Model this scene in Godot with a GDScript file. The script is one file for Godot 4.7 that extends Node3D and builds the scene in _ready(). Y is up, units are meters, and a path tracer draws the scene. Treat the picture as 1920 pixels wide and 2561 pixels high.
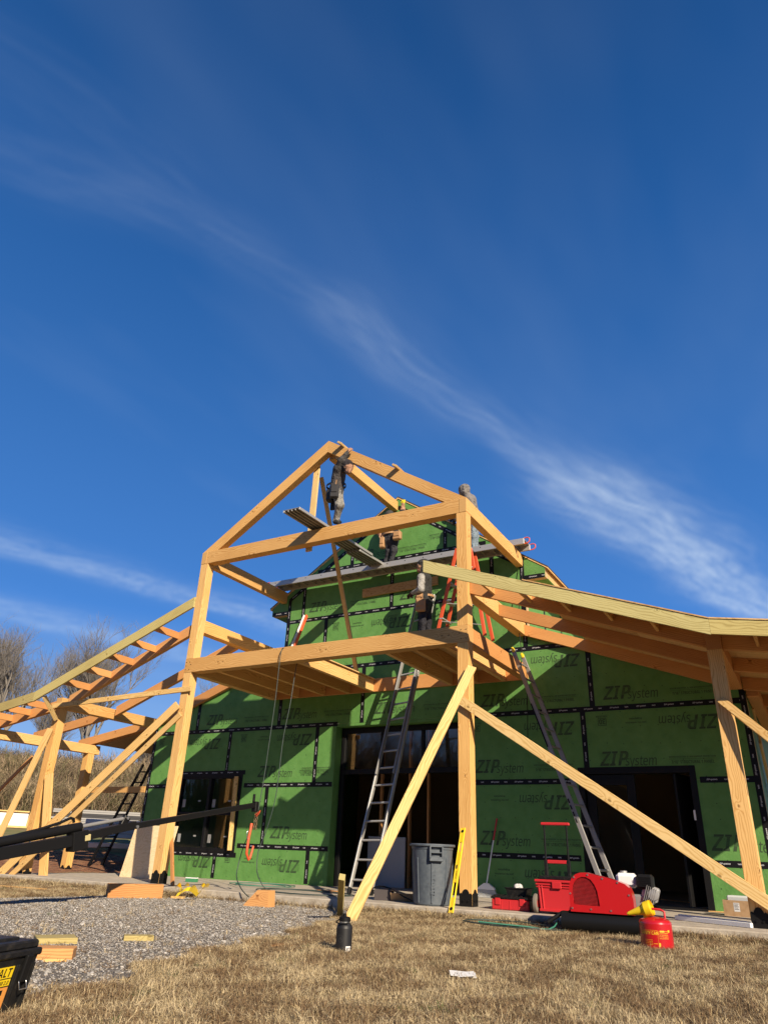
extends Node3D

# ---------------------------------------------------------------- lens of the photograph (source pixels 1920 x 2561)
const F := 1775.0
var eye := Vector3(4.6044, 0.6007, 13.1687)
var turn := Basis.from_euler(Vector3(0.44981, 0.53294, 0.04054))
const GY := -0.12            # lawn level, the slab top is 0
const MID := -2.868          # centre line of the porch
var rng := RandomNumberGenerator.new()
var M := {}

func ray(x, y): return turn * Vector3((x - 960.0) / F, -(y - 1280.5) / F, -1.0)
func ay(x, y, h):
	var d = ray(x, y); return eye + d * ((h - eye.y) / d.y)
func az(x, y, z):
	var d = ray(x, y); return eye + d * ((z - eye.z) / d.z)
func ax(x, y, xx):
	var d = ray(x, y); return eye + d * ((xx - eye.x) / d.x)

# ---------------------------------------------------------------- mesh collector
class MB:
	var v := PackedVector3Array()
	var n := PackedVector3Array()
	var uv := PackedVector2Array()
	var c := PackedColorArray()
	var col := Color.WHITE
	func vert(p, nn, t):
		v.append(p); n.append(nn); uv.append(t); c.append(col)
	func tri(a, b, d, ta = Vector2.ZERO, tb = Vector2.ZERO, td = Vector2.ZERO):   # counter-clockwise from outside
		var nn = (b - a).cross(d - a)
		if nn.length_squared() < 1e-18: return
		nn = nn.normalized()
		vert(a, nn, ta); vert(d, nn, td); vert(b, nn, tb)
	func tris(a, b, d, na, nb, nd, ta = Vector2.ZERO, tb = Vector2.ZERO, td = Vector2.ZERO):
		vert(a, na, ta); vert(d, nd, td); vert(b, nb, tb)
	func quad(a, b, d, e, ta = Vector2.ZERO, tb = Vector2.ZERO, td = Vector2.ZERO, te = Vector2.ZERO):
		tri(a, b, d, ta, tb, td); tri(a, d, e, ta, td, te)
	# box with chamfered edges; uv in metres, u along local x; which: 0 all, 1 without the x ends, 2 only the x ends
	func box(xf: Transform3D, size: Vector3, bev := 0.0, which := 0, off := Vector2.ZERO):
		var h = size / 2.0
		var b = minf(bev, minf(h.x, minf(h.y, h.z)) * 0.45)
		var P = func(k, s):
			var q = Vector3(s.x * (h.x - b), s.y * (h.y - b), s.z * (h.z - b))
			q[k] = s[k] * h[k]
			return q
		var T = func(k, q):
			if k == 0: return Vector2(q.z, q.y) + off
			if k == 1: return Vector2(q.x, q.z + size.y) + off
			return Vector2(q.x, q.y) + off
		for k in 3:
			if which == 1 and k == 0: continue
			if which == 2 and k != 0: continue
			var i = (k + 1) % 3; var j = (k + 2) % 3
			for s in [-1.0, 1.0]:
				var cs = []
				for w in [[-1, -1], [1, -1], [1, 1], [-1, 1]]:
					var sg = Vector3.ZERO
					sg[k] = s; sg[i] = w[0]; sg[j] = w[1]
					cs.append(P.call(k, sg))
				if s < 0: cs.reverse()
				quad(xf * cs[0], xf * cs[1], xf * cs[2], xf * cs[3], T.call(k, cs[0]), T.call(k, cs[1]), T.call(k, cs[2]), T.call(k, cs[3]))
		if b <= 0 or which == 2: return
		for k in 3:       # edges along axis k
			var i = (k + 1) % 3; var j = (k + 2) % 3
			for si in [-1.0, 1.0]:
				for sj in [-1.0, 1.0]:
					var s0 = Vector3.ZERO; s0[i] = si; s0[j] = sj; s0[k] = -1
					var s1 = s0; s1[k] = 1
					var q = [P.call(i, s0), P.call(i, s1), P.call(j, s1), P.call(j, s0)]
					var out = Vector3.ZERO; out[i] = si; out[j] = sj
					if (q[1] - q[0]).cross(q[2] - q[0]).dot(out) < 0: q.reverse()
					quad(xf * q[0], xf * q[1], xf * q[2], xf * q[3], T.call(2, q[0]), T.call(2, q[1]), T.call(2, q[2]), T.call(2, q[3]))
		for sx in [-1.0, 1.0]:
			for sy in [-1.0, 1.0]:
				for sz in [-1.0, 1.0]:
					var s = Vector3(sx, sy, sz)
					var q = [P.call(0, s), P.call(1, s), P.call(2, s)]
					if (q[1] - q[0]).cross(q[2] - q[0]).dot(s) < 0: q.reverse()
					tri(xf * q[0], xf * q[1], xf * q[2])
	func bx(a: Vector3, b: Vector3, bev := 0.0):     # axis-parallel box between two corners
		var lo = Vector3(minf(a.x, b.x), minf(a.y, b.y), minf(a.z, b.z))
		var hi = Vector3(maxf(a.x, b.x), maxf(a.y, b.y), maxf(a.z, b.z))
		box(Transform3D(Basis(), (lo + hi) / 2), hi - lo, bev)
	# polygon in xy (any winding) extruded from z0 to z1; uv in metres turned by ang
	func prism(poly: PackedVector2Array, z0: float, z1: float, xf := Transform3D(), ang := 0.0, off := Vector2.ZERO, back := true):
		var p = poly.duplicate()
		if Geometry2D.is_polygon_clockwise(p): p.reverse()
		var ca = cos(-ang); var sa = sin(-ang)
		var T = func(q): return Vector2(q.x * ca - q.y * sa, q.x * sa + q.y * ca) + off
		var ix = Geometry2D.triangulate_polygon(p)
		var f = xf.basis * Vector3(0, 0, 1)
		for k in range(0, ix.size(), 3):
			var a = p[ix[k]]; var b = p[ix[k + 1]]; var d = p[ix[k + 2]]
			if (b - a).cross(d - a) < 0:
				var t = b; b = d; d = t
			tri(xf * Vector3(a.x, a.y, z1), xf * Vector3(b.x, b.y, z1), xf * Vector3(d.x, d.y, z1), T.call(a), T.call(b), T.call(d))
			if back: tri(xf * Vector3(a.x, a.y, z0), xf * Vector3(d.x, d.y, z0), xf * Vector3(b.x, b.y, z0), T.call(a), T.call(d), T.call(b))
		for k in p.size():
			var a = p[k]; var b = p[(k + 1) % p.size()]
			var ta = T.call(a); var tb = T.call(b); var dz = Vector2(0, z1 - z0)
			quad(xf * Vector3(a.x, a.y, z0), xf * Vector3(b.x, b.y, z0), xf * Vector3(b.x, b.y, z1), xf * Vector3(a.x, a.y, z1), ta, tb, tb + dz, ta + dz)
	func tube(path: Array, r0: float, r1: float, sides := 8, caps := true):
		var m = path.size()
		var rings = []
		var up = Vector3(0.13, 1, 0.21).normalized()
		var side = Vector3.ZERO
		for i in m:
			var d = (path[mini(i + 1, m - 1)] - path[maxi(i - 1, 0)]).normalized()
			if side == Vector3.ZERO:
				side = up.cross(d)
				if side.length() < 0.05: side = Vector3(1, 0, 0).cross(d)
			side = (side - d * side.dot(d)).normalized()
			var o = d.cross(side)
			var r = lerpf(r0, r1, float(i) / maxf(1, m - 1))
			var ring = []
			for k in sides:
				var an = TAU * k / sides
				var dd = side * cos(an) + o * sin(an)
				ring.append([path[i] + dd * r, dd])
			rings.append(ring)
		for i in m - 1:
			for k in sides:
				var k2 = (k + 1) % sides
				var A = rings[i][k]; var B = rings[i][k2]; var Cc = rings[i + 1][k2]; var D = rings[i + 1][k]
				tris(A[0], B[0], Cc[0], A[1], B[1], Cc[1]); tris(A[0], Cc[0], D[0], A[1], Cc[1], D[1])
		if caps:
			for e in [0, m - 1]:
				var ce = path[e]
				for k in sides:
					var a = rings[e][k][0]; var b = rings[e][(k + 1) % sides][0]
					if e == 0: tri(ce, b, a)
					else: tri(ce, a, b)
	func lathe(prof: Array, xf := Transform3D(), seg := 24, smooth := true):   # prof of Vector2(r, y), bottom to top outside
		for i in prof.size() - 1:
			var a = prof[i]; var b = prof[i + 1]
			var nn = Vector2(b.y - a.y, a.x - b.x).normalized()
			for k in seg:
				var t0 = TAU * k / seg; var t1 = TAU * (k + 1) / seg
				var d0 = Vector3(cos(t0), 0, sin(t0)); var d1 = Vector3(cos(t1), 0, sin(t1))
				var n0 = xf.basis * (d0 * nn.x + Vector3(0, nn.y, 0)); var n1 = xf.basis * (d1 * nn.x + Vector3(0, nn.y, 0))
				var A = xf * (d0 * a.x + Vector3(0, a.y, 0)); var B = xf * (d1 * a.x + Vector3(0, a.y, 0))
				var Cc = xf * (d1 * b.x + Vector3(0, b.y, 0)); var D = xf * (d0 * b.x + Vector3(0, b.y, 0))
				var ua = Vector2(float(k) / seg, a.y); var ub = Vector2(float(k + 1) / seg, a.y); var uc = Vector2(float(k + 1) / seg, b.y); var ud = Vector2(float(k) / seg, b.y)
				if a.x > 1e-6: tris(A, Cc, B, n0, n1, n1, ua, uc, ub)
				if b.x > 1e-6: tris(A, D, Cc, n0, n0, n1, ua, ud, uc)
	func mesh(m1 = null, into: ArrayMesh = null) -> ArrayMesh:
		var am = into if into else ArrayMesh.new()
		if v.is_empty(): return am
		var ar = []
		ar.resize(Mesh.ARRAY_MAX)
		ar[Mesh.ARRAY_VERTEX] = v; ar[Mesh.ARRAY_NORMAL] = n; ar[Mesh.ARRAY_TEX_UV] = uv; ar[Mesh.ARRAY_COLOR] = c
		am.add_surface_from_arrays(Mesh.PRIMITIVE_TRIANGLES, ar)
		if m1: am.surface_set_material(am.get_surface_count() - 1, m1)
		return am

# ---------------------------------------------------------------- scene tree helpers
var taken := {}
func numbered(called: String) -> String:
	if not taken.has(called):
		taken[called] = 0
		return called
	taken[called] += 1
	return "%s_%03d" % [called, taken[called]]
func tag(o, label, category, group = ""):
	o.set_meta("label", label); o.set_meta("category", category)
	if group: o.set_meta("group", group)
	return o
func thing(called, label, category, at = Vector3.ZERO, group = "", rot = 0.0):
	var o = Node3D.new()
	o.name = numbered(called)
	add_child(o)
	o.position = at
	o.rotation.y = rot
	return tag(o, label, category, group)
func part(called, b, m, parent):
	var o = MeshInstance3D.new()
	o.mesh = b.mesh(m) if b is MB else b
	if not b is MB and m: o.material_override = m
	o.name = called
	parent.add_child(o, true)
	return o
func solo(called, b, m, label, category, group = ""):
	var o = MeshInstance3D.new()
	o.mesh = b.mesh(m) if b is MB else b
	o.name = numbered(called)
	add_child(o)
	return tag(o, label, category, group)
func struct(called, b, m):
	var o = MeshInstance3D.new()
	o.mesh = b.mesh(m)
	o.name = called
	add_child(o)
	o.set_meta("kind", "structure")
	return o
func frame_from(d: Vector3, up := Vector3.UP) -> Basis:      # x along d, y near up
	var x = d.normalized()
	var z = x.cross(up)
	if z.length() < 0.01: z = x.cross(Vector3(0, 0, 1) if absf(x.y) > 0.5 else Vector3.RIGHT)
	z = z.normalized()
	return Basis(x, z.cross(x), z)
# squared timber from a to b (centre line), w across, h along up; end grain on the ends
func timber_mesh(a: Vector3, b: Vector3, w: float, h: float, m, up := Vector3.UP, bev := 0.004) -> ArrayMesh:
	var d = b - a
	var xf = Transform3D(frame_from(d, up), (a + b) / 2)
	var off = Vector2(rng.randf() * 2.4, 0.15 + rng.randf() * 0.3)
	var s = MB.new(); s.box(xf, Vector3(d.length(), h, w), bev, 1, off)
	var e = MB.new(); e.box(xf, Vector3(d.length(), h, w), bev, 2, Vector2(rng.randf(), rng.randf()))
	return e.mesh(M[m + "_end"], s.mesh(M[m + str(rng.randi() % 4)]))
func timber(called, a, b, w, h, m, parent, up := Vector3.UP):
	return part(called, timber_mesh(a, b, w, h, m, up), null, parent)
func wedge_timber(called, poly, z0, z1, m, ang, parent):      # timber cut to an outline in the x-y plane
	var b = MB.new()
	b.prism(PackedVector2Array(poly), z0, z1, Transform3D(), ang, Vector2(rng.randf() * 2.4, rng.randf()))
	return part(called, b, M[m + str(rng.randi() % 4)], parent)

# ---------------------------------------------------------------- materials
func std(col: Color, rough := 0.8, metal := 0.0, spec := 0.5):
	var m = StandardMaterial3D.new()
	m.albedo_color = col.linear_to_srgb()      # col holds real-world linear values
	m.roughness = rough; m.metallic = metal; m.metallic_specular = spec
	return m
func noise_tex(ramp: Array, freq := 0.02, size := 512, sd := 1, octaves := 5, typ := FastNoiseLite.TYPE_SIMPLEX_SMOOTH):
	var f = FastNoiseLite.new()
	f.seed = sd; f.frequency = freq; f.fractal_octaves = octaves; f.noise_type = typ
	var t = NoiseTexture2D.new()
	t.width = size; t.height = size; t.seamless = true; t.noise = f; t.generate_mipmaps = false
	var g = Gradient.new()
	g.offsets = PackedFloat32Array(range(ramp.size()).map(func(i): return float(i) / (ramp.size() - 1)))
	g.colors = PackedColorArray(ramp.map(func(c): return c.linear_to_srgb()))
	t.color_ramp = g
	return t
func bump_tex(freq, sd, size := 512, strength := 6.0):
	var f = FastNoiseLite.new()
	f.seed = sd; f.frequency = freq; f.fractal_octaves = 5
	var t = NoiseTexture2D.new()
	t.width = size; t.height = size; t.seamless = true; t.noise = f; t.as_normal_map = true; t.bump_strength = strength; t.generate_mipmaps = false
	return t
func tri(m, metres: float, world := true):
	m.uv1_triplanar = true; m.uv1_world_triplanar = world
	m.uv1_scale = Vector3.ONE / metres
	return m
# sawn softwood: growth rings running along u, seamless along u; 2.4 m x 0.6 m
func wood(key, early: Color, late: Color, rings: float, wav: float, knots: int, sd: int):
	var W = 768; var H = 256
	var im = Image.create(W, H, false, Image.FORMAT_RGB8)
	var f = FastNoiseLite.new(); f.seed = sd; f.frequency = 1.0; f.fractal_octaves = 3
	var r = RandomNumberGenerator.new(); r.seed = sd
	var ks = []
	for k in knots: ks.append(Vector3(r.randf() * 2.4, r.randf() * 0.6, r.randf_range(0.008, 0.016)))
	for i in W:
		var an = TAU * i / W
		var cx = cos(an) * 0.3; var cy = sin(an) * 0.3
		for j in H:
			var v = 0.6 * j / H
			var u = 2.4 * i / W
			var bend = f.get_noise_3d(cx, cy, v * 2.6) * wav + f.get_noise_3d(cx * 3.0, cy * 3.0, v * 6.0 + 7.0) * wav * 0.25
			var fld = v * rings + bend * 6.0
			var dark = 0.0
			for k in ks:
				var du = absf(u - k.x); du = minf(du, 2.4 - du) * 0.55
				var dv = v - k.y
				var q = (du * du + dv * dv) / (k.z * k.z)
				if q < 30.0:
					fld += 2.2 * exp(-q * 0.12) * (1.0 if dv > 0 else -1.0)
					dark = maxf(dark, clampf(1.35 - q, 0.0, 1.0))
			var t = 0.5 + 0.5 * sin(TAU * fld)
			t = t * t * t
			var fine = f.get_noise_3d(cx * 9.0, cy * 9.0, v * 150.0)
			var wide = f.get_noise_3d(cx * 1.2 + 5.0, cy * 1.2, v * 3.0)
			var cc = early.lerp(late, clampf(t * 0.75 + fine * 0.28 + wide * 0.35, 0.0, 1.0))
			cc = cc.lerp(late.darkened(0.55), dark * 0.85)
			im.set_pixel(i, j, cc.linear_to_srgb())
	var m = StandardMaterial3D.new()
	m.albedo_texture = ImageTexture.create_from_image(im)
	m.uv1_scale = Vector3(1 / 2.4, 1 / 0.6, 1)
	m.roughness = 0.72; m.metallic_specular = 0.35
	M[key] = m
	var tints = [Color(1, 1, 1), Color(0.97, 0.94, 0.90), Color(1.0, 0.98, 0.94), Color(0.92, 0.89, 0.86)]
	for k in 4:
		var mv = m.duplicate()
		mv.albedo_color = tints[k]
		M[key + str(k)] = mv
	# end grain: arcs of rings and saw marks
	var ie = Image.create(128, 128, false, Image.FORMAT_RGB8)
	for i in 128:
		for j in 128:
			var p = Vector2(i / 128.0 * 0.5, j / 128.0 * 0.5)
			var d = p.distance_to(Vector2(0.2, -0.12)) + 0.006 * f.get_noise_2d(p.x * 9, p.y * 9)
			var t = pow(0.5 + 0.5 * sin(d * 900.0), 2.0)
			var sw = 0.12 * f.get_noise_2d(p.x * 8.0, p.y * 220.0)
			ie.set_pixel(i, j, early.lerp(late, clampf(0.35 + t * 0.55 + sw, 0, 1)).darkened(0.12).linear_to_srgb())
	var e = StandardMaterial3D.new()
	e.albedo_texture = ImageTexture.create_from_image(ie)
	e.uv1_scale = Vector3(2, 2, 1); e.roughness = 0.9
	M[key + "_end"] = e

func make_materials():
	wood("fir", Color(0.70, 0.445, 0.175), Color(0.47, 0.24, 0.07), 34.0, 0.42, 5, 3)
	wood("red_fir", Color(0.60, 0.315, 0.12), Color(0.40, 0.165, 0.055), 46.0, 0.36, 3, 8)
	wood("pine", Color(0.70, 0.50, 0.225), Color(0.50, 0.30, 0.095), 30.0, 0.42, 7, 15)
	wood("treated", Color(0.52, 0.455, 0.20), Color(0.33, 0.265, 0.095), 30.0, 0.42, 5, 21)
	wood("ply", Color(0.64, 0.43, 0.20), Color(0.45, 0.27, 0.10), 13.0, 0.9, 6, 33)
	wood("pale_ply", Color(0.74, 0.58, 0.36), Color(0.62, 0.45, 0.25), 9.0, 1.0, 4, 41)
	M.green = tri(StandardMaterial3D.new(), 1.7)
	M.green.albedo_texture = noise_tex([Color(0.082, 0.205, 0.05), Color(0.095, 0.232, 0.058), Color(0.103, 0.246, 0.064), Color(0.12, 0.265, 0.075)], 0.012, 512, 5)
	M.green.roughness = 0.62; M.green.metallic_specular = 0.4
	M.green.normal_enabled = true; M.green.normal_texture = bump_tex(0.05, 11, 512, 2.0); M.green.normal_scale = 0.35
	M.print = std(Color(0.026, 0.058, 0.02), 0.7)
	M.tape = std(Color(0.008, 0.008, 0.01), 0.45, 0.0, 0.3)
	M.tape_print = std(Color(0.55, 0.56, 0.6), 0.6)
	M.black = std(Color(0.008, 0.008, 0.0085), 0.5, 0.0, 0.3)
	M.steel_black = std(Color(0.008, 0.008, 0.0085), 0.42, 0.0, 0.32)
	M.raw_wood = std(Color(0.46, 0.32, 0.17), 0.9)
	M.concrete = tri(StandardMaterial3D.new(), 2.3)
	M.concrete.albedo_texture = noise_tex([Color(0.25, 0.21, 0.16), Color(0.36, 0.315, 0.25), Color(0.42, 0.37, 0.30), Color(0.50, 0.45, 0.37)], 0.02, 512, 9, 6)
	M.concrete.roughness = 0.92
	M.concrete.normal_enabled = true; M.concrete.normal_texture = bump_tex(0.08, 4); M.concrete.normal_scale = 0.12
	M.soil = tri(StandardMaterial3D.new(), 2.9)
	M.soil.albedo_texture = noise_tex([Color(0.10, 0.066, 0.035), Color(0.20, 0.137, 0.07), Color(0.28, 0.2, 0.105), Color(0.36, 0.27, 0.15)], 0.03, 512, 13, 6)
	M.soil.roughness = 1.0; M.soil.normal_enabled = true; M.soil.normal_texture = bump_tex(0.06, 6, 512, 14.0)
	M.red_soil = tri(StandardMaterial3D.new(), 3.1)
	M.red_soil.albedo_texture = noise_tex([Color(0.09, 0.035, 0.016), Color(0.2, 0.08, 0.035), Color(0.27, 0.13, 0.06), Color(0.33, 0.2, 0.1)], 0.025, 512, 17, 6)
	M.red_soil.roughness = 1.0; M.red_soil.normal_enabled = true; M.red_soil.normal_texture = bump_tex(0.05, 16, 512, 16.0)
	M.field = tri(StandardMaterial3D.new(), 17.0)
	M.field.albedo_texture = noise_tex([Color(0.13, 0.11, 0.045), Color(0.2, 0.155, 0.07), Color(0.11, 0.13, 0.04), Color(0.26, 0.2, 0.1)], 0.03, 512, 23, 6)
	M.field.roughness = 1.0
	M.gravel = tri(StandardMaterial3D.new(), 1.6)
	M.gravel.albedo_texture = noise_tex([Color(0.075, 0.062, 0.05), Color(0.14, 0.12, 0.10), Color(0.20, 0.175, 0.15), Color(0.27, 0.245, 0.215)], 0.09, 512, 29, 5)
	M.gravel.roughness = 1.0; M.gravel.normal_enabled = true; M.gravel.normal_texture = bump_tex(0.12, 31, 512, 14.0)
	M.alu = std(Color(0.40, 0.395, 0.385), 0.5, 0.5)
	M.alu_dull = std(Color(0.27, 0.265, 0.26), 0.6, 0.45)
	M.felt = std(Color(0.05, 0.05, 0.055), 0.95)
	M.white = std(Color(0.72, 0.72, 0.71), 0.5)
	M.glass = std(Color(0.02, 0.022, 0.022), 0.02, 0.0, 0.5)
	M.glass.transparency = BaseMaterial3D.TRANSPARENCY_ALPHA; M.glass.albedo_color.a = 0.1
	M.sticker = std(Color(0.3, 0.3, 0.29), 0.6)
	M.rope = std(Color(0.22, 0.2, 0.15), 0.9)
	M.yellow = std(Color(0.80, 0.56, 0.012), 0.4)
	M.red = std(Color(0.42, 0.008, 0.012), 0.3)
	M.red.clearcoat_enabled = true; M.red.clearcoat = 0.5; M.red.clearcoat_roughness = 0.12
	M.red_plastic = std(Color(0.48, 0.02, 0.025), 0.45)
	M.orange = std(Color(0.62, 0.09, 0.03), 0.5)
	M.bin = tri(std(Color(1, 1, 1), 0.55), 0.7, false)
	M.bin.albedo_texture = noise_tex([Color(0.05, 0.062, 0.078), Color(0.072, 0.088, 0.108), Color(0.082, 0.1, 0.12), Color(0.12, 0.135, 0.15)], 0.03, 256, 37, 5)
	M.black_plastic = tri(std(Color(1, 1, 1), 0.45, 0.0, 0.35), 0.45, false)
	M.black_plastic.albedo_texture = noise_tex([Color(0.006, 0.006, 0.0065), Color(0.009, 0.009, 0.0095), Color(0.013, 0.0125, 0.012), Color(0.035, 0.03, 0.025)], 0.03, 256, 43, 6)
	M.cardboard = tri(std(Color(1, 1, 1), 0.9), 0.5, false)
	M.cardboard.albedo_texture = noise_tex([Color(0.36, 0.22, 0.11), Color(0.43, 0.28, 0.15), Color(0.47, 0.31, 0.17)], 0.02, 256, 47, 4)
	M.hose_green = std(Color(0.035, 0.16, 0.11), 0.45)
	M.bolt = std(Color(0.6, 0.6, 0.58), 0.3, 0.9)
	M.skin = std(Color(0.42, 0.23, 0.15), 0.6)
	M.leather = std(Color(0.34, 0.19, 0.085), 0.75)
	M.chain = std(Color(0.2, 0.14, 0.08), 0.5, 0.6)
	M.hose_dark = std(Color(0.03, 0.045, 0.04), 0.5)
	M.label_gold = std(Color(0.75, 0.42, 0.02), 0.5)
	M.label_orange = std(Color(0.72, 0.3, 0.06), 0.5)
	M.bottle = std(Color(0.011, 0.011, 0.012), 0.5)
	M.carton_dark = std(Color(0.06, 0.05, 0.05), 0.7)
	M.carton_green = std(Color(0.04, 0.2, 0.09), 0.6)
	M.mud = std(Color(0.42, 0.33, 0.21), 1.0)
	M.leather_black = std(Color(0.016, 0.015, 0.016), 0.6)

# ---------------------------------------------------------------- lettering
var fonts := {}
func letters(s: String, height: float, bold := false, slant := 0.0, wide := 1.0, fam := "Droid Sans") -> MB:
	# flat lettering on the x-y plane facing +z, baseline at 0, starting at x = 0
	var key = fam + str(bold)
	if not fonts.has(key):
		var sf = SystemFont.new()
		sf.font_names = PackedStringArray([fam]); sf.font_weight = 700 if bold else 400
		fonts[key] = sf
	var t = TextMesh.new()
	t.font = fonts[key]; t.text = s; t.font_size = 32; t.pixel_size = height / 23.0; t.depth = 0.0; t.curve_step = 2.0
	t.horizontal_alignment = HORIZONTAL_ALIGNMENT_LEFT; t.vertical_alignment = VERTICAL_ALIGNMENT_BOTTOM
	var b = MB.new()
	for si in t.get_surface_count():
		var ar = t.surface_get_arrays(si)
		var vs = ar[Mesh.ARRAY_VERTEX]
		var ix = ar[Mesh.ARRAY_INDEX]
		var lst = ix if ix != null and ix.size() else range(vs.size())
		for q in lst:
			var p = vs[q]
			b.vert(Vector3(p.x * wide + p.y * slant, p.y, 0.0), Vector3(0, 0, 1), Vector2.ZERO)
	return b
func merge(into: MB, b: MB, xf: Transform3D):
	for i in b.v.size():
		into.vert(xf * b.v[i], (xf.basis * b.n[i]).normalized(), b.uv[i])
func extent(b: MB) -> Rect2:
	var r = Rect2(b.v[0].x, b.v[0].y, 0, 0)
	for p in b.v: r = r.expand(Vector2(p.x, p.y))
	return r
func words(s, height, width, bold := false, slant := 0.0, fam := "Droid Sans") -> MB:   # scaled to a given cap height and width, lower left at 0
	var b = letters(s, height, bold, slant, 1.0, fam)
	if b.v.is_empty(): return b
	var r = extent(b)
	var o = MB.new()
	for p in b.v: o.vert(Vector3((p.x - r.position.x) / r.size.x * width, (p.y - r.position.y) / r.size.y * height, 0), Vector3(0, 0, 1), Vector2.ZERO)
	return o

# ---------------------------------------------------------------- sky: clear winter blue with a few cirrus streaks
func sky_image() -> Image:
	var W = 2048; var H = 1024
	var im = Image.create(W, H, false, Image.FORMAT_RGBF)
	var f = FastNoiseLite.new(); f.seed = 5; f.frequency = 1.0; f.fractal_octaves = 5; f.fractal_gain = 0.55
	var w = FastNoiseLite.new(); w.seed = 9; w.frequency = 0.9; w.fractal_octaves = 3
	var zen = Color(0.0072, 0.041, 0.136); var mid = Color(0.0125, 0.068, 0.220); var low = Color(0.044, 0.155, 0.43); var hor = Color(0.29, 0.44, 0.64)
	# streaks as lines in the plane of the cirrus: start, end, half width, strength
	var st = [[Vector2(-1.2, 0.1), Vector2(-0.87, -0.5), 0.085, 0.042], [Vector2(-0.87, -0.5), Vector2(-0.68, -0.97), 0.06, 0.055], [Vector2(-0.68, -0.97), Vector2(-0.45, -1.91), 0.065, 0.14],
		[Vector2(-0.46, -1.88), Vector2(0.15, -4.1), 0.15, 0.46], [Vector2(-0.5, -1.5), Vector2(-0.25, -2.4), 0.09, 0.06],
		[Vector2(-0.86, -0.1), Vector2(-0.74, -0.7), 0.06, 0.03], [Vector2(-2.62, -1.0), Vector2(-1.95, -3.3), 0.15, 0.26],
		[Vector2(-3.3, -1.8), Vector2(-2.9, -3.6), 0.22, 0.22], [Vector2(1.4, 2.6), Vector2(3.2, -1.4), 0.3, 0.2]]
	for j in H / 2 + 2:
		var th = PI * (j + 0.5) / H
		var y = cos(th)
		var el = clampf(y, 0.0, 1.0)
		var base: Color
		if el > 0.72: base = mid.lerp(zen, clampf((el - 0.72) / 0.2, 0, 1))
		elif el > 0.28: base = low.lerp(mid, pow((el - 0.28) / 0.44, 0.8))
		else: base = hor.lerp(low, pow(el / 0.28, 0.7))
		var sn = sin(th)
		for i in W:
			var ph = TAU * (i + 0.5) / W
			var c = base
			if y > 0.07:
				var p = Vector2(sin(ph) * sn, -cos(ph) * sn) / y
				var wp = p + Vector2(w.get_noise_2d(p.x * 1.4, p.y * 1.4), w.get_noise_2d(p.x * 1.4 + 40.0, p.y * 1.4)) * 0.06
				var a = 0.0
				var done = false
				for s in st:
					var d: Vector2 = s[1] - s[0]
					var t = (wp - s[0]).dot(d) / d.length_squared()
					if t < -0.15 or t > 1.15: continue
					var off = (wp - s[0]).cross(d.normalized())
					if absf(off) > s[2] * 2.2: continue
					var along = (wp - s[0]).dot(d.normalized())
					var fib = 0.72 + 0.55 * f.get_noise_2d(off * 1.1 / s[2] + along * 0.8, along * 1.1 + off * 2.0)
					var fib2 = 0.78 + 0.6 * f.get_noise_2d(off * 21.0 + 17.0 + along * 3.0, along * 4.2 - off * 9.0)
					var prof = exp(-pow(off / s[2], 2.0) * (1.6 if off > 0 else 0.9))
					a += s[3] * prof * clampf(fib, 0.0, 1.3) * clampf(fib2, 0.2, 1.3) * smoothstep(-0.15, 0.1, t) * (1.0 - smoothstep(0.9, 1.15, t))
				a += 0.05 * clampf(f.get_noise_2d(p.x * 0.9 + 3.0, p.y * 0.35) - 0.12, 0, 1)
				c = c.lerp(Color(0.45, 0.53, 0.62), clampf(a * 1.3, 0.0, 0.8))
			im.set_pixel(i, j, c)
	var gr = Color(0.17, 0.145, 0.10)
	for j in range(H / 2 + 2, H):
		for i in W: im.set_pixel(i, j, gr)
	return im

func _ready():
	rng.seed = 7
	# ------------------------------------------------ camera
	var cam = Camera3D.new()
	cam.name = "camera"
	add_child(cam)
	cam.transform = Transform3D(turn, eye)
	cam.fov = rad_to_deg(2.0 * atan(1280.5 / F))
	cam.near = 0.05; cam.far = 2000.0
	cam.current = true
	# ------------------------------------------------ sky, exposure
	var we = WorldEnvironment.new()
	we.name = "world"
	var env = Environment.new()
	env.background_mode = Environment.BG_SKY
	var pm = PanoramaSkyMaterial.new()
	pm.panorama = ImageTexture.create_from_image(sky_image())
	var sk = Sky.new(); sk.sky_material = pm
	env.sky = sk
	env.tonemap_mode = Environment.TONE_MAPPER_LINEAR
	env.tonemap_exposure = 1.6
	env.sdfgi_enabled = true; env.ssao_enabled = true; env.ssil_enabled = true
	we.environment = env
	add_child(we)
	# ------------------------------------------------ low winter sun from the right, behind the camera
	var sun = DirectionalLight3D.new()
	sun.name = "sun"
	sun.light_energy = 1.6
	sun.light_color = Color(1.0, 0.93, 0.82)
	sun.light_angular_distance = 0.5
	sun.shadow_enabled = true
	add_child(sun)
	sun.look_at_from_position(Vector3.ZERO, Vector3(-1.0, -0.64, -0.678))
	make_materials()
	build_ground()
	build_house()
	build_frame()
	build_cover()
	build_background()
	build_boards()
	build_access()
	build_boom()
	build_tools()
	build_people()

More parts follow.
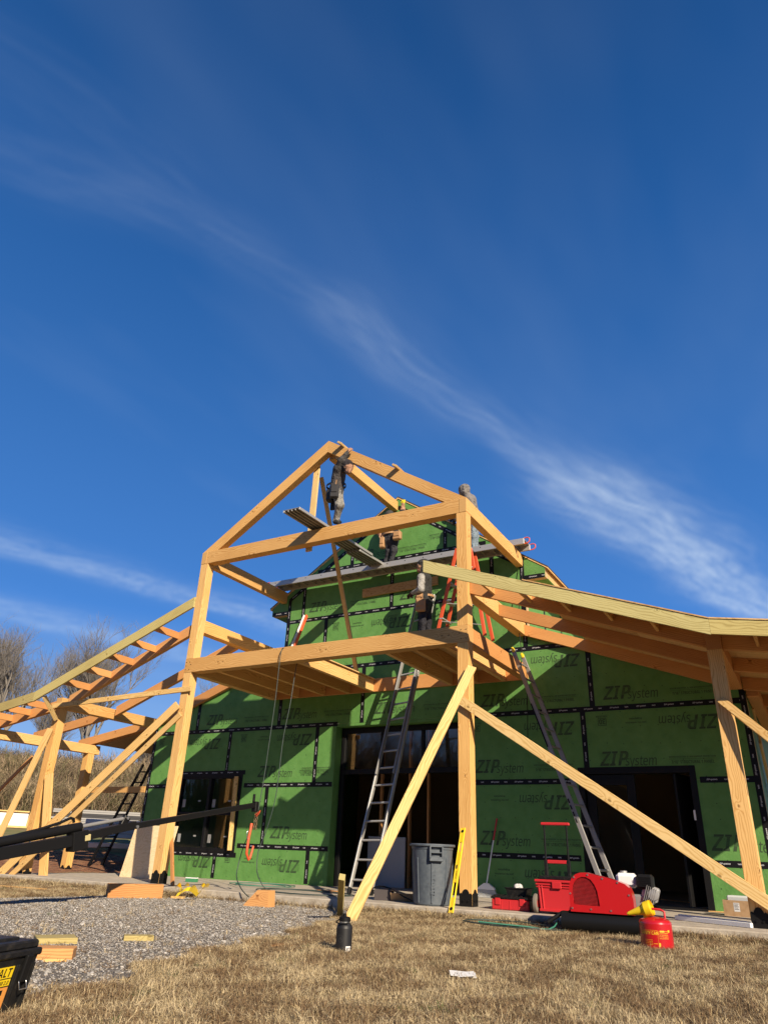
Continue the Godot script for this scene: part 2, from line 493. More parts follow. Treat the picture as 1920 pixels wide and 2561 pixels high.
# ---------------------------------------------------------------- ground
func build_ground():
	var b = MB.new()
	# far land first: lawn near the slab, rising to a hill on the left
	var xs = [-220.0, -160.0, -120.0, -90.0, -70.0, -55.0, -44.0, -36.0, -30.0, -24.0, -18.0, -13.0, -9.8, -6.0, -3.0, 0.0, 3.0, 6.0, 10.0, 20.0, 60.0, 160.0]
	var zs = [-260.0, -180.0, -120.0, -90.0, -70.0, -55.0, -45.0, -38.0, -30.0, -22.0, -15.0, -8.0, -2.0, 3.0, 6.0, 9.0, 14.0, 30.0, 90.0]
	var hh = func(x, z): return GY + land(x, z) - (0.12 if x < -9.9 and x > -75.0 and z > -66.0 and z < 9.5 else 0.008)
	for i in xs.size() - 1:
		for j in zs.size() - 1:
			var p = [Vector3(xs[i], 0, zs[j]), Vector3(xs[i], 0, zs[j + 1]), Vector3(xs[i + 1], 0, zs[j + 1]), Vector3(xs[i + 1], 0, zs[j])]
			for k in 4: p[k].y = hh.call(p[k].x, p[k].z)
			b.quad(p[0], p[1], p[2], p[3])
	struct("ground", b, M.soil)
func land(x, z):
	# the land climbs to the left of the house
	var d = Vector2(x - eye.x, z - eye.z).length()
	return minf(maxf(0.0, d - 19.5) * 0.088, 4.2) * clampf((-x - 9.6) / 2.0, 0, 1)

# ---------------------------------------------------------------- house
const ROWS := [0.0, 0.667, 1.886, 3.105, 4.324, 5.543, 6.722, 8.4]
func outline() -> PackedVector2Array:
	return PackedVector2Array([Vector2(-9.54, 0.0), Vector2(3.87, 0.0), Vector2(3.87, 3.33), Vector2(0.22, 4.66), Vector2(0.22, 5.757), Vector2(0.65, 5.757), Vector2(0.65, 5.95),
		Vector2(-2.785, 8.235), Vector2(-6.22, 5.95), Vector2(-6.22, 5.757), Vector2(-5.75, 5.757), Vector2(-5.75, 4.66), Vector2(-9.54, 3.33)])
func rect(x0, y0, x1, y1): return PackedVector2Array([Vector2(x0, y0), Vector2(x1, y0), Vector2(x1, y1), Vector2(x0, y1)])
func carve(poly, holes: Array) -> Array:
	var l = [poly]
	for h in holes:
		var nx = []
		for p in l:
			for q in Geometry2D.clip_polygons(p, h):
				if not Geometry2D.is_polygon_clockwise(q): nx.append(q)
		l = nx
	return l
func build_house():
	var H = thing("house_under_construction", "house shell sheathed in green panels with black taped seams", "house", Vector3.ZERO)
	var holes = [rect(-8.45, 0.52, -6.56, 2.12), rect(-4.14, -0.1, -1.2, 3.06), rect(1.0, -0.1, 2.93, 2.11)]
	var ol = outline()
	# stud wall behind the sheathing
	var core = MB.new()
	for s in [rect(-20, -1, -7.5, 20), rect(-7.5, -1, 20, 20)]:
		for p in Geometry2D.intersect_polygons(ol, s):
			for q in carve(p, holes): core.prism(q, -0.16, -0.0125)
	part("stud_wall", core, M.raw_wood, H)
	# sheathing panels, row by row
	var joints = [[-7.09, -4.63], [-8.3, -5.835, 3.4], [-7.064, -4.613, 1.169], [-8.154, -5.69, -3.5, -1.06, 1.36], [-4.597, -2.16], [-5.283, -2.874, -0.482], [-3.977, -1.558]]
	var panels = []
	for r in 7:
		var xs = [-9.6] + joints[r] + [3.9]
		for i in xs.size() - 1:
			var cell = rect(xs[i] + 0.002, ROWS[r] + 0.002, xs[i + 1] - 0.002, ROWS[r + 1] - 0.002)
			for a in Geometry2D.intersect_polygons(ol, cell):
				for q in carve(a, holes):
					var m = MB.new()
					m.prism(q, -0.011, rng.randf_range(-0.0006, 0.0006))
					var pn = part("panel", m, M.green, H)
					panels.append([q, pn, r])
					# nail heads in rows
					var nb = MB.new()
					for gx in range(ceili((xs[i] + 0.01) / 0.305), 14):
						for gy in 5:
							var at = Vector2(gx * 0.305 + (r % 2) * 0.12 + 0.02, ROWS[r] + 0.07 + gy * 0.27)
							if at.x < xs[i] or at.x > xs[i + 1]: continue
							at += Vector2(rng.randf_range(-0.02, 0.02), rng.randf_range(-0.02, 0.02))
							if Geometry2D.is_point_in_polygon(at, q):
								var oc = PackedVector2Array()
								for k in 6: oc.append(at + Vector2.from_angle(TAU * k / 6) * 0.009)
								nb.prism(oc, 0.0, 0.0016, Transform3D(), 0, Vector2.ZERO, false)
					if nb.v.size():
						var no = part("nail_heads", nb, M.print, pn); no.set_meta("kind", "stuff")
	# printed lettering on the panels
	var logo = MB.new()
	var zip = words("ZIP", 0.235, 0.50, true, 0.3)
	merge(logo, zip, Transform3D())
	var sysw = words("system", 0.20, 0.52, false, 0.2)
	merge(logo, sysw, Transform3D(Basis(), Vector3(0.43, -0.055, 0)))
	var stripes = MB.new()
	for k in 9: stripes.box(Transform3D(Basis(), Vector3(0.27, 0.075 + k * 0.016, 0.0012)), Vector3(0.55, 0.0035, 0.0006))
	var fine = MB.new()
	merge(fine, words("WATER-RESISTIVE  &  AIR BARRIER PROTECTION", 0.026, 0.72, true), Transform3D(Basis(), Vector3(0, 0.125, 0)))
	fine.box(Transform3D(Basis(), Vector3(0.36, 0.105, 0)), Vector3(0.74, 0.004, 0.0004))
	merge(fine, words("7/16\" STRUCTURAL 1 PANEL", 0.052, 0.66, true), Transform3D(Basis(), Vector3(0.03, 0.03, 0)))
	var thirty = MB.new()
	merge(thirty, words("30", 0.085, 0.11, true), Transform3D(Basis(), Vector3(0.30, 0.03, 0)))
	for q in [[0.285, 0.075, 0.008, 0.12], [0.425, 0.075, 0.008, 0.12], [0.355, 0.015, 0.148, 0.008], [0.355, 0.135, 0.148, 0.008]]:
		thirty.box(Transform3D(Basis(), Vector3(q[0], q[1], 0)), Vector3(q[2], q[3], 0.0004))
	merge(thirty, words("YEAR SYSTEM", 0.03, 0.2, true), Transform3D(Basis(), Vector3(0.255, -0.035, 0)))
	merge(thirty, words("Join the revolution.", 0.04, 0.36, true), Transform3D(Basis(), Vector3(-0.4, 0.09, 0)))
	merge(thirty, words("#zipsystem", 0.045, 0.22, true), Transform3D(Basis(), Vector3(-0.33, 0.02, 0)))
	var lm = logo.mesh(M.print); var sm = stripes.mesh(M.green); var fm = fine.mesh(M.print); var tm = thirty.mesh(M.print)
	var put = func(ms, x, y, turned, called):
		for pn in panels:
			var t = Vector2(x + (-0.45 if turned else 0.45), y + (-0.05 if turned else 0.05))
			if Geometry2D.is_point_in_polygon(t, pn[0]):
				var o = MeshInstance3D.new()
				o.mesh = ms; o.name = called
				pn[1].add_child(o, true)
				o.transform = Transform3D(Basis(Vector3(0, 0, 1), PI if turned else 0.0), Vector3(x, y, 0.0022))
				return
	var up_logos = [[-7.87, 3.25], [-5.62, 3.27], [-3.2, 3.26], [-0.80, 3.26], [1.56, 3.25], [-8.72, 2.05], [-0.94, 2.05], [1.40, 2.13], [-5.64, 0.83], [-0.875, 0.83], [3.0, 0.846], [-5.12, 5.72], [-2.67, 5.70], [-3.9, 6.84], [-6.15, 2.05]]
	var down_logos = [[-7.35, 2.93], [-4.75, 2.93], [1.01, 2.91], [3.41, 2.915], [0.86, 1.66], [-4.82, 0.44], [0.90, 0.46], [-7.2, 0.44], [1.21, 4.14], [-2.42, 5.32], [-0.9, 5.32]]
	for l in up_logos:
		put.call(lm, l[0], l[1], false, "printed_logo"); put.call(sm, l[0], l[1], false, "logo_stripes")
		put.call(fm, l[0] + 1.15, l[1] - 0.02, false, "printed_text")
	for l in down_logos:
		put.call(lm, l[0], l[1], true, "printed_logo"); put.call(sm, l[0], l[1], true, "logo_stripes")
		put.call(tm, l[0] - 1.55, l[1] + 0.03, true, "printed_text")
	for l in [[-4.95, 2.08], [-1.95, 7.0]]: put.call(fm, l[0], l[1], false, "printed_text")
	# black seam tape
	var tl = words("ZIP system", 0.03, 0.16, true, 0.25)
	var tl2 = words("TAPE", 0.02, 0.06, true)
	var tape = func(a: Vector2, b: Vector2, z):
		var m = MB.new()
		var d = b - a
		var xf = Transform3D(Basis(Vector3(0, 0, 1), d.angle()), Vector3((a.x + b.x) / 2, (a.y + b.y) / 2, z))
		m.box(xf, Vector3(d.length(), 0.095, 0.001))
		var o = part("seam_tape", m, M.tape, H)
		var p = MB.new()
		var x = -d.length() / 2 + 0.1
		while x < d.length() / 2 - 0.2:
			merge(p, tl, xf * Transform3D(Basis(), Vector3(x, -0.015, 0.0009)))
			merge(p, tl2, xf * Transform3D(Basis(), Vector3(x + 0.26, -0.008, 0.0009)))
			x += 0.46
		if p.v.size(): part("tape_print", p, M.tape_print, o).set_meta("kind", "stuff")
	var hz = [[0.667, -9.54, -8.5], [0.667, -6.5, -4.15], [0.667, -1.19, 0.95], [0.667, 2.98, 3.87], [1.886, -9.54, -8.5], [1.886, -6.5, -4.15], [1.886, -1.19, 0.95], [1.886, 2.98, 3.87],
		[3.105, -9.54, -4.1], [3.105, -1.2, 3.87], [4.324, -6.7, 1.1], [5.543, -5.75, 0.22], [6.722, -4.95, -0.6]]
	for t in hz: tape.call(Vector2(t[1], t[0]), Vector2(t[2], t[0]), 0.0022)
	var vt = [[-7.09, 0.02, 0.62], [-4.63, 0.02, 0.62], [-5.835, 0.71, 1.84], [-7.064, 2.12, 3.06], [-4.613, 1.93, 3.06], [1.169, 2.11, 3.06], [-8.154, 3.15, 3.78], [-5.69, 3.15, 5.5], [-3.5, 3.1, 4.28], [-1.06, 3.15, 4.28], [1.36, 3.15, 4.2],
		[-4.597, 4.37, 5.5], [-2.16, 4.37, 5.5], [0.172, 4.37, 6.28], [-5.283, 5.59, 6.38], [-2.874, 5.59, 6.67], [-0.482, 5.59, 6.5], [-3.977, 6.77, 7.2], [-1.558, 6.77, 7.18], [-5.7, 5.55, 6.1], [-9.49, 0.0, 3.3], [3.82, 0.0, 3.3]]
	for t in vt: tape.call(Vector2(t[0], t[1]), Vector2(t[0], t[2]), 0.0036)
	tape.call(Vector2(-5.72, 6.09), Vector2(-2.79, 8.03), 0.005); tape.call(Vector2(-2.78, 8.03), Vector2(0.14, 6.09), 0.005)
	tape.call(Vector2(-8.5, 2.16), Vector2(-6.5, 2.16), 0.005); tape.call(Vector2(-8.5, 0.48), Vector2(-6.5, 0.48), 0.005)
	tape.call(Vector2(-6.2, 5.79), Vector2(-5.75, 5.79), 0.005); tape.call(Vector2(0.22, 5.79), Vector2(0.64, 5.79), 0.005)
	# other walls
	var sw = MB.new(); sw.bx(Vector3(3.72, 0, -0.17), Vector3(3.868, 3.44, -12))
	part("side_wall", sw, M.green, H)
	sw = MB.new(); sw.bx(Vector3(-9.538, 0, -0.17), Vector3(-9.39, 3.44, -12))
	part("side_wall", sw, M.green, H)
	sw = MB.new(); sw.bx(Vector3(0.07, 3.6, -0.17), Vector3(0.218, 5.757, -12))
	part("upper_side_wall", sw, M.green, H)
	sw = MB.new(); sw.bx(Vector3(-5.748, 3.6, -0.17), Vector3(-5.6, 5.757, -12))
	part("upper_side_wall", sw, M.green, H)
	sw = MB.new(); sw.bx(Vector3(-9.54, 0, -12), Vector3(3.87, 5.7, -12.15))
	part("rear_wall", sw, M.raw_wood, H)
	sw = MB.new(); sw.bx(Vector3(-9.35, 0.002, -9.5), Vector3(3.7, 3.3, -9.62))
	part("partition_wall", sw, M.raw_wood, H)
	sw = MB.new(); sw.bx(Vector3(-9.388, 3.32, -0.165), Vector3(3.718, 3.4, -11.99))
	part("ceiling", sw, M.raw_wood, H)
	for z in [-1.2, -2.4, -4.8, -7.2]:
		var t2 = MB.new(); t2.bx(Vector3(3.868, 0, z - 0.045), Vector3(3.8695, 3.3, z + 0.045)); part("seam_tape", t2, M.tape, H)
		t2 = MB.new(); t2.bx(Vector3(0.218, 3.6, z - 0.045), Vector3(0.2195, 5.7, z + 0.045)); part("seam_tape", t2, M.tape, H)
	# gable roof
	var sl = atan(2.285 / 3.435)
	for s in [-1, 1]:
		var rb = MB.new()
		var e = Vector2(-2.785 + s * 3.5, 5.94 - 0.02)
		var pk = Vector2(-2.785, 8.255)
		rb.prism(PackedVector2Array([pk, e, e + Vector2(0, 0.03), pk + Vector2(0, 0.04)]), -12.2, 0.012)
		part("roof_deck", rb, M.ply, H)
		rb = MB.new()
		rb.prism(PackedVector2Array([pk + Vector2(0, 0.041), e + Vector2(s * 0.01, 0.031), e + Vector2(s * 0.01, 0.045), pk + Vector2(0, 0.056)]), -12.2, 0.02)
		part("roof_felt", rb, M.felt, H)
		var ex = -2.785 + s * 3.435
		var wx = -2.785 + s * 2.97
		var sf = MB.new(); sf.bx(Vector3(minf(ex, wx), 5.76, -0.17), Vector3(maxf(ex, wx), 5.775, -12)); part("soffit", sf, M.green, H)
		timber("fascia", Vector3(ex - s * 0.022, 5.86, -0.013), Vector3(ex - s * 0.022, 5.86, -12), 0.04, 0.17, "pine", H)
	# doorway in the middle: deep green jamb, black transom frame
	var jb = MB.new(); jb.bx(Vector3(-4.152, 0.0, -0.34), Vector3(-4.139, 3.072, -0.161)); part("door_jamb", jb, M.green, H)
	jb = MB.new(); jb.bx(Vector3(-4.139, 0.0, -0.16), Vector3(-4.128, 3.06, -0.001)); part("door_jamb", jb, M.green, H)
	jb = MB.new(); jb.bx(Vector3(-4.127, 3.048, -0.3), Vector3(-1.2, 3.059, -0.001)); part("door_head", jb, M.green, H)
	var fr = MB.new()
	for q in [[-4.05, 2.10, -1.25, 2.20], [-4.05, 2.93, -1.25, 3.04], [-4.12, 0, -4.02, 3.04], [-1.32, 0, -1.21, 3.04], [-3.15, 2.2, -3.09, 2.93], [-2.2, 2.2, -2.14, 2.93]]:
		fr.bx(Vector3(q[0], q[1], -0.30), Vector3(q[2], q[3], -0.22 - 0.002 * fr.v.size() / 600.0), 0.004)
	var df = part("door_frame", fr, M.black, H)
	for q in [[-4.02, -3.15], [-3.09, -2.2], [-2.14, -1.32]]:
		var g = MB.new(); g.bx(Vector3(q[0], 2.2, -0.268), Vector3(q[1], 2.93, -0.262)); part("pane", g, M.glass, df)
	# framing seen inside the doorway
	for x in [-3.75, -3.05, -2.6]: timber("stud", Vector3(x, 0.0, -1.4), Vector3(x, 3.3, -1.4), 0.09, 0.04, "red_fir", H, Vector3.RIGHT)
	var wb = MB.new(); wb.bx(Vector3(-3.95, 0.003, -1.25), Vector3(-3.05, 0.95, -1.22), 0.01); part("wall_board", wb, std(Color(0.4, 0.4, 0.4), 0.8), H)
	# black glazed door on the right: one leaf shut, one leaf open
	fr = MB.new()
	for q in [[1.0, 0.02, 1.1, 2.11, 0.01], [2.83, 0.02, 2.93, 2.11, 0.01], [1.1, 2.0, 2.83, 2.11, 0.008], [1.1, 0.0, 2.83, 0.035, 0.006]]:
		fr.bx(Vector3(q[0], q[1], -0.14), Vector3(q[2], q[3], q[4]), 0.004)
	df = part("door_frame", fr, M.black, H)
	var leaf = MB.new()
	for q in [[1.12, 0.05, 1.27, 1.99], [1.80, 0.05, 1.94, 1.99], [1.27, 1.82, 1.80, 1.99], [1.27, 0.05, 1.80, 0.28]]:
		leaf.bx(Vector3(q[0], q[1], -0.09), Vector3(q[2], q[3], -0.045), 0.003)
	var lf = part("door_leaf", leaf, M.black, H)
	var gp = MB.new(); gp.bx(Vector3(1.27, 0.28, -0.07), Vector3(1.80, 1.82, -0.064)); part("pane", gp, M.glass, lf)
	leaf = MB.new(); leaf.box(Transform3D(Basis(Vector3.UP, 1.25), Vector3(2.72, 1.02, -0.45)), Vector3(0.86, 1.94, 0.045), 0.003)
	lf = part("door_leaf", leaf, M.black, H)
	var hd = MB.new(); hd.bx(Vector3(2.815, 1.28, 0.012), Vector3(2.845, 1.43, 0.03), 0.004); part("strike_plate", hd, M.white, H)
	# black window on the left, 2 x 2 lights with stickers
	fr = MB.new()
	for q in [[-8.45, 0.52, -8.37, 2.12], [-6.64, 0.52, -6.56, 2.12], [-8.37, 2.04, -6.64, 2.12], [-8.37, 0.52, -6.64, 0.60], [-7.54, 0.60, -7.46, 2.04], [-8.37, 1.27, -7.54, 1.33], [-7.46, 1.27, -6.64, 1.33]]:
		fr.bx(Vector3(q[0], q[1], -0.1), Vector3(q[2], q[3], 0.012), 0.004)
	var wf = part("window_frame", fr, M.black, H)
	for q in [[-8.37, 0.6, -7.54, 1.27], [-7.46, 0.6, -6.64, 1.27], [-8.37, 1.33, -7.54, 2.04], [-7.46, 1.33, -6.64, 2.04]]:
		var g = MB.new(); g.bx(Vector3(q[0], q[1], -0.05), Vector3(q[2], q[3], -0.044)); part("pane", g, M.glass, wf)
		g = MB.new()
		var px = q[0] + 0.05 if q[1] < 1 else q[2] - 0.2
		g.bx(Vector3(q[0] + 0.06, q[1] + 0.1, -0.0435), Vector3(q[0] + 0.15, q[1] + 0.27, -0.043)); g.bx(Vector3(q[2] - 0.3, q[1] + 0.22, -0.0435), Vector3(q[2] - 0.22, q[1] + 0.25, -0.043))
		part("sticker", g, M.sticker, wf).set_meta("kind", "stuff")
	# concrete slab
	var sb = MB.new(); sb.bx(Vector3(-9.75, -0.35, 3.45), Vector3(4.1, 0.0, -12.3), 0.012)
	struct("slab", sb, M.concrete)

# ---------------------------------------------------------------- timber frame
func post_base(x0, x1, zf, zb, parent, side_x):
	# black steel base plates with scalloped tops on the front and on one side face
	var w = x1 - x0
	var shape = func(ww):
		var p = [Vector2(-ww / 2, 0), Vector2(ww / 2, 0), Vector2(ww / 2, 0.15)]
		for k in range(1, 7): p.append(Vector2(ww / 2 - 0.028 - 0.022 * cos(PI * k / 6.0 + PI) * 0.9 - 0.0, 0.15 + 0.022 * sin(PI * k / 6.0)))
		for k in range(0, 9): p.append(Vector2(0.05 * cos(PI * k / 8.0) * (ww / 0.19), 0.165 + 0.05 * sin(PI * k / 8.0)))
		for k in range(1, 7): p.append(Vector2(-(ww / 2 - 0.028) - 0.022 * cos(PI * k / 6.0 + PI) * 0.9 * 1.0, 0.15 + 0.022 * sin(PI * k / 6.0)))
		p.append(Vector2(-ww / 2, 0.15))
		var q = PackedVector2Array()
		for a in p: if q.is_empty() or q[q.size() - 1].distance_to(a) > 0.002: q.append(a)
		return q
	var b = MB.new()
	var simple = func(ww): return PackedVector2Array([Vector2(-ww/2, 0.0), Vector2(ww/2, 0.0), Vector2(ww/2, 0.15), Vector2(ww*0.42, 0.165), Vector2(ww*0.36, 0.165), Vector2(ww*0.30, 0.155), Vector2(ww*0.25, 0.18), Vector2(ww*0.15, 0.205), Vector2(0, 0.215), Vector2(-ww*0.15, 0.205), Vector2(-ww*0.25, 0.18), Vector2(-ww*0.30, 0.155), Vector2(-ww*0.36, 0.165), Vector2(-ww*0.42, 0.165), Vector2(-ww/2, 0.15)])
	b.prism(simple.call(w * 0.98), 0.0, 0.006, Transform3D(Basis(), Vector3((x0 + x1) / 2, 0, zf)))
	b.prism(simple.call((zf - zb) * 0.98), 0.0, 0.006, Transform3D(Basis(Vector3.UP, PI / 2 * side_x), Vector3(x1 if side_x > 0 else x0, 0, (zf + zb) / 2)))
	for s in [-1, 1]:
		b.tube([Vector3((x0 + x1) / 2 + s * w * 0.2, 0.07, zf), Vector3((x0 + x1) / 2 + s * w * 0.2, 0.07, zf + 0.02)], 0.014, 0.012, 8)
		b.tube([Vector3(x1, 0.07, (zf + zb) / 2 + s * w * 0.2), Vector3(x1 + 0.02, 0.07, (zf + zb) / 2 + s * w * 0.2)], 0.014, 0.012, 8)
	return part("post_base", b, M.steel_black, parent)
func bolts(pts, dir, parent):
	var b = MB.new()
	for p in pts: b.tube([p, p + dir * 0.008], 0.009, 0.007, 6)
	part("bolt_heads", b, M.steel_black, parent).set_meta("kind", "stuff")
func build_frame():
	var P = thing("entry_porch_frame", "tall timber entry porch frame with front gable and balcony level", "porch frame")
	var up = Vector3(0, 0, 1)
	for x in [[-5.938, -5.746], [0.002, 0.196]]:
		var xm = (x[0] + x[1]) / 2
		timber("post", Vector3(xm, 0.0, 2.785), Vector3(xm, 3.722, 2.785), 0.193, 0.19, "fir", P, up)
		timber("post", Vector3(xm, 4.003, 2.785), Vector3(xm, 6.04, 2.785), 0.193, 0.19, "fir", P, up)
		post_base(x[0], x[1], 2.88, 2.69, P, 1)
	var b1 = timber("balcony_beam", Vector3(-5.94, 3.8625, 2.785), Vector3(0.198, 3.8625, 2.785), 0.2, 0.28, "fir", P)
	var bp = []
	for q in [[0.03, 0.07], [0.03, 0.0], [0.03, -0.08], [0.12, 0.07], [0.12, -0.08], [0.15, 0.02]]:
		bp.append(Vector3(0.19 - q[0], 3.86 + q[1], 2.884)); bp.append(Vector3(-5.93 + q[0], 3.86 + q[1], 2.884))
	bolts(bp, Vector3(0, 0, 1), b1)
	timber("top_beam", Vector3(-5.80, 6.176, 2.785), Vector3(0.06, 6.176, 2.785), 0.19, 0.27, "fir", P)
	timber("side_beam", Vector3(0.13, 6.176, 2.885), Vector3(0.13, 6.176, 0.006), 0.14, 0.27, "fir", P)
	timber("side_beam", Vector3(-5.87, 6.176, 2.885), Vector3(-5.87, 6.176, 0.006), 0.14, 0.27, "fir", P)
	timber("side_beam", Vector3(0.125, 3.85, 2.683), Vector3(0.125, 3.85, 0.05), 0.15, 0.27, "red_fir", P)
	timber("side_beam", Vector3(-5.865, 3.85, 2.683), Vector3(-5.865, 3.85, 0.05), 0.15, 0.27, "fir", P)
	for x in [-5.24, -4.53, -3.88, -3.29, -1.45, -0.90, -0.33]:
		timber("joist", Vector3(x + 0.04, 3.845, 2.683), Vector3(x + 0.04, 3.845, 0.05), 0.085, 0.24, "fir", P)
	for q in [[-5.78, -4.52], [-4.515, -3.16], [-1.46, -0.30]]:
		var db = MB.new(); db.bx(Vector3(q[0], 3.968, 0.06), Vector3(q[1], 3.986, 2.675)); part("floor_sheet", db, M.ply, P)
	timber("ledger", Vector3(-5.93, 3.86, 0.027), Vector3(0.198, 3.86, 0.027), 0.04, 0.28, "red_fir", P)
	# front gable rafters and ridge
	var an = atan(0.653)
	wedge_timber("rafter", [Vector2(0.196, 6.313), Vector2(MID + 0.001, 8.305), Vector2(MID + 0.001, 8.04), Vector2(-0.215, 6.313)], 2.715, 2.872, "fir", -an, P)
	wedge_timber("rafter", [Vector2(-5.936, 6.313), Vector2(MID - 0.001, 8.305), Vector2(MID - 0.001, 8.04), Vector2(-5.525, 6.313)], 2.715, 2.872, "fir", an, P)
	timber("ridge_beam", Vector3(MID + 0.01, 8.055, 2.713), Vector3(MID + 0.01, 8.055, 0.006), 0.15, 0.235, "fir", P)
	# sloping beams behind the posts that carry the shed rafters
	for s in [[0.10, "fir"], [-5.84, "fir"]]: timber("purlin", Vector3(s[0], 4.705, 2.688), Vector3(s[0], 4.705, 0.006), 0.19, 0.255, s[1], P)
	# temporary stud and props
	timber("king_stud", Vector3(-3.29, 5.97, 2.66), Vector3(-3.26, 7.9, 2.66), 0.14, 0.038, "pine", P, Vector3(0, 0, 1))
	var pr = timber_mesh(Vector3(-3.33, 3.99, 0.56), Vector3(-3.29, 7.75, 2.45), 0.09, 0.04, "pine")
	tag(solo_mesh("prop_board", pr), "pale stud leaning from the balcony floor up behind the ridge stud", "board")
	shed(1); shed(-1)
func solo_mesh(called, m):
	var o = MeshInstance3D.new()
	o.mesh = m; o.name = numbered(called)
	add_child(o)
	return o
func mx(x, s): return x if s > 0 else 2 * MID - x
func shed(s):
	var lab = "lean-to roof frame half decked with boards beside the black door" if s > 0 else "bare lean-to roof frame of rafters beside the black window"
	var S = thing("shed_roof_frame", lab, "roof frame", Vector3.ZERO)
	var T = func(x): return 4.853 - 0.364 * x if x < 3.8 else 3.47 - 0.155 * (x - 3.8)
	var KX = 3.8
	var py = func(x0, x1, dt, db): return [Vector2(mx(x0, s), T.call(x0) + dt), Vector2(mx(x1, s), T.call(x1) + dt), Vector2(mx(x1, s), T.call(x1) + db), Vector2(mx(x0, s), T.call(x0) + db)]
	var a1 = -s * atan(0.364); var a2 = -s * atan(0.155)
	var wk = "red_fir" if s > 0 else "red_fir"
	var zs = [2.70, 1.38, 0.012] if s < 0 else [2.70, 1.38, 0.012, -1.4, -2.8, -4.2]
	for z in zs:
		if z > -0.1: wedge_timber("rafter", py.call(0.2, 3.655, 0.0, -0.215), z, z + 0.09, wk, a1, S)
		wedge_timber("rafter", py.call(3.855, 6.5, 0.0, -0.2), z, z + 0.09, wk, a2, S)
	# posts and beams on the outer lines
	var px = mx(3.755, s) - (0.09 if s < 0 else 0.0)
	timber("post", Vector3(px, GY * float(s < 0), 2.785), Vector3(px, 3.245, 2.785), 0.19, 0.19, "fir", S, Vector3(0, 0, 1))
	if s > 0: post_base(px - 0.095, px + 0.095, 2.88, 2.69, S, 1)
	else:
		var pb = post_base(px - 0.095, px + 0.095, 2.88, 2.69, S, 1); pb.position.y = GY
	timber("plate_beam", Vector3(px, 3.36, 2.88), Vector3(px, 3.36, 0.006 if s < 0 else 0.17), 0.19, 0.225, "fir" if s < 0 else "red_fir", S)
	if s > 0: timber("plate_beam", Vector3(px + 0.215, 3.26, -0.02), Vector3(px + 0.215, 3.26, -6), 0.18, 0.2, "red_fir", S)
	var ox = mx(5.98, s)
	timber("eave_beam", Vector3(ox, 2.80, 3.3), Vector3(ox, 2.80, -0.14), 0.19, 0.215, "fir", S)
	for z in ([0.1, 2.8] if s < 0 else [0.1, 2.8]):
		timber("post", Vector3(ox, GY, z), Vector3(ox, 2.69, z), 0.19, 0.19, "fir", S, Vector3(0, 0, 1))
		var pb = post_base(ox - 0.095, ox + 0.095, z + 0.095, z - 0.095, S, 1); pb.position.y = GY
	# lookouts out to the barge board
	var x = 0.62
	while x < 6.2:
		if absf(x - 3.75) > 0.12:
			var y = T.call(x) - 0.078
			timber("lookout", Vector3(mx(x, s), y, 2.792), Vector3(mx(x, s), y, 3.509), 0.042, 0.14, wk if s < 0 else "fir", S)
		x += 0.61
	# treated barge boards in front
	var bx0 = -0.29 if s > 0 else -0.45
	wedge_timber("barge_board", py.call(bx0, KX - 0.001, 0.0, -0.205), 3.511, 3.55, "treated", a1, S)
	wedge_timber("barge_board", py.call(KX + 0.001, 6.5, 0.0, -0.195), 3.511, 3.55, "treated", a2, S)
	# decking boards
	var deck = func(x0, x1, z0, z1, m, k):
		wedge_timber("deck_sheet", [Vector2(mx(x0, s), T.call(x0) + 0.003 + k), Vector2(mx(x1, s), T.call(x1) + 0.003 + k), Vector2(mx(x1, s), T.call(x1) + 0.021 + k), Vector2(mx(x0, s), T.call(x0) + 0.021 + k)], z0, z1, m, a1 if x1 <= KX else a2, S)
	if s > 0:
		var rows = [1.36, 2.58, 3.799]
		for i in 2:
			var z = 3.56
			var step = 2.44 if i == 0 else 1.22
			while z > -5:
				deck.call(rows[i] + 0.002, rows[i + 1] - 0.002, z - step + 0.003, z, "ply", 0.0)
				z -= step; step = 2.44
		for i in 2:
			var z = 3.56
			while z > -5:
				deck.call(3.802 + i * 1.22, 3.798 + (i + 1) * 1.22, z - 2.437, z, "ply", 0.0)
				z -= 2.44
		deck.call(0.24, 1.355, -5.0, -0.2, "ply", 0.0)
	else:
		for z in [-0.03, -2.47, -4.91]:
			deck.call(3.81, 5.02, z - 2.437, z, "ply", 0.0); deck.call(5.025, 6.6, z - 2.437, z, "ply", 0.0)
			deck.call(0.25, 2.0, z - 2.437, z, "ply", 0.0); deck.call(2.005, 3.79, z - 2.437, z, "ply", 0.0)
		var ul = MB.new()
		ul.prism(PackedVector2Array([Vector2(mx(3.8, s), T.call(3.8) + 0.024), Vector2(mx(6.62, s), T.call(6.62) + 0.024), Vector2(mx(6.62, s), T.call(6.62) + 0.036), Vector2(mx(3.8, s), T.call(3.8) + 0.036)]), -7.3, -0.06)
		part("underlayment", ul, M.white, S)
		wedge_timber("fascia", py.call(3.86, 6.5, -0.0, -0.2), -0.085, -0.04, "red_fir", a2, S)

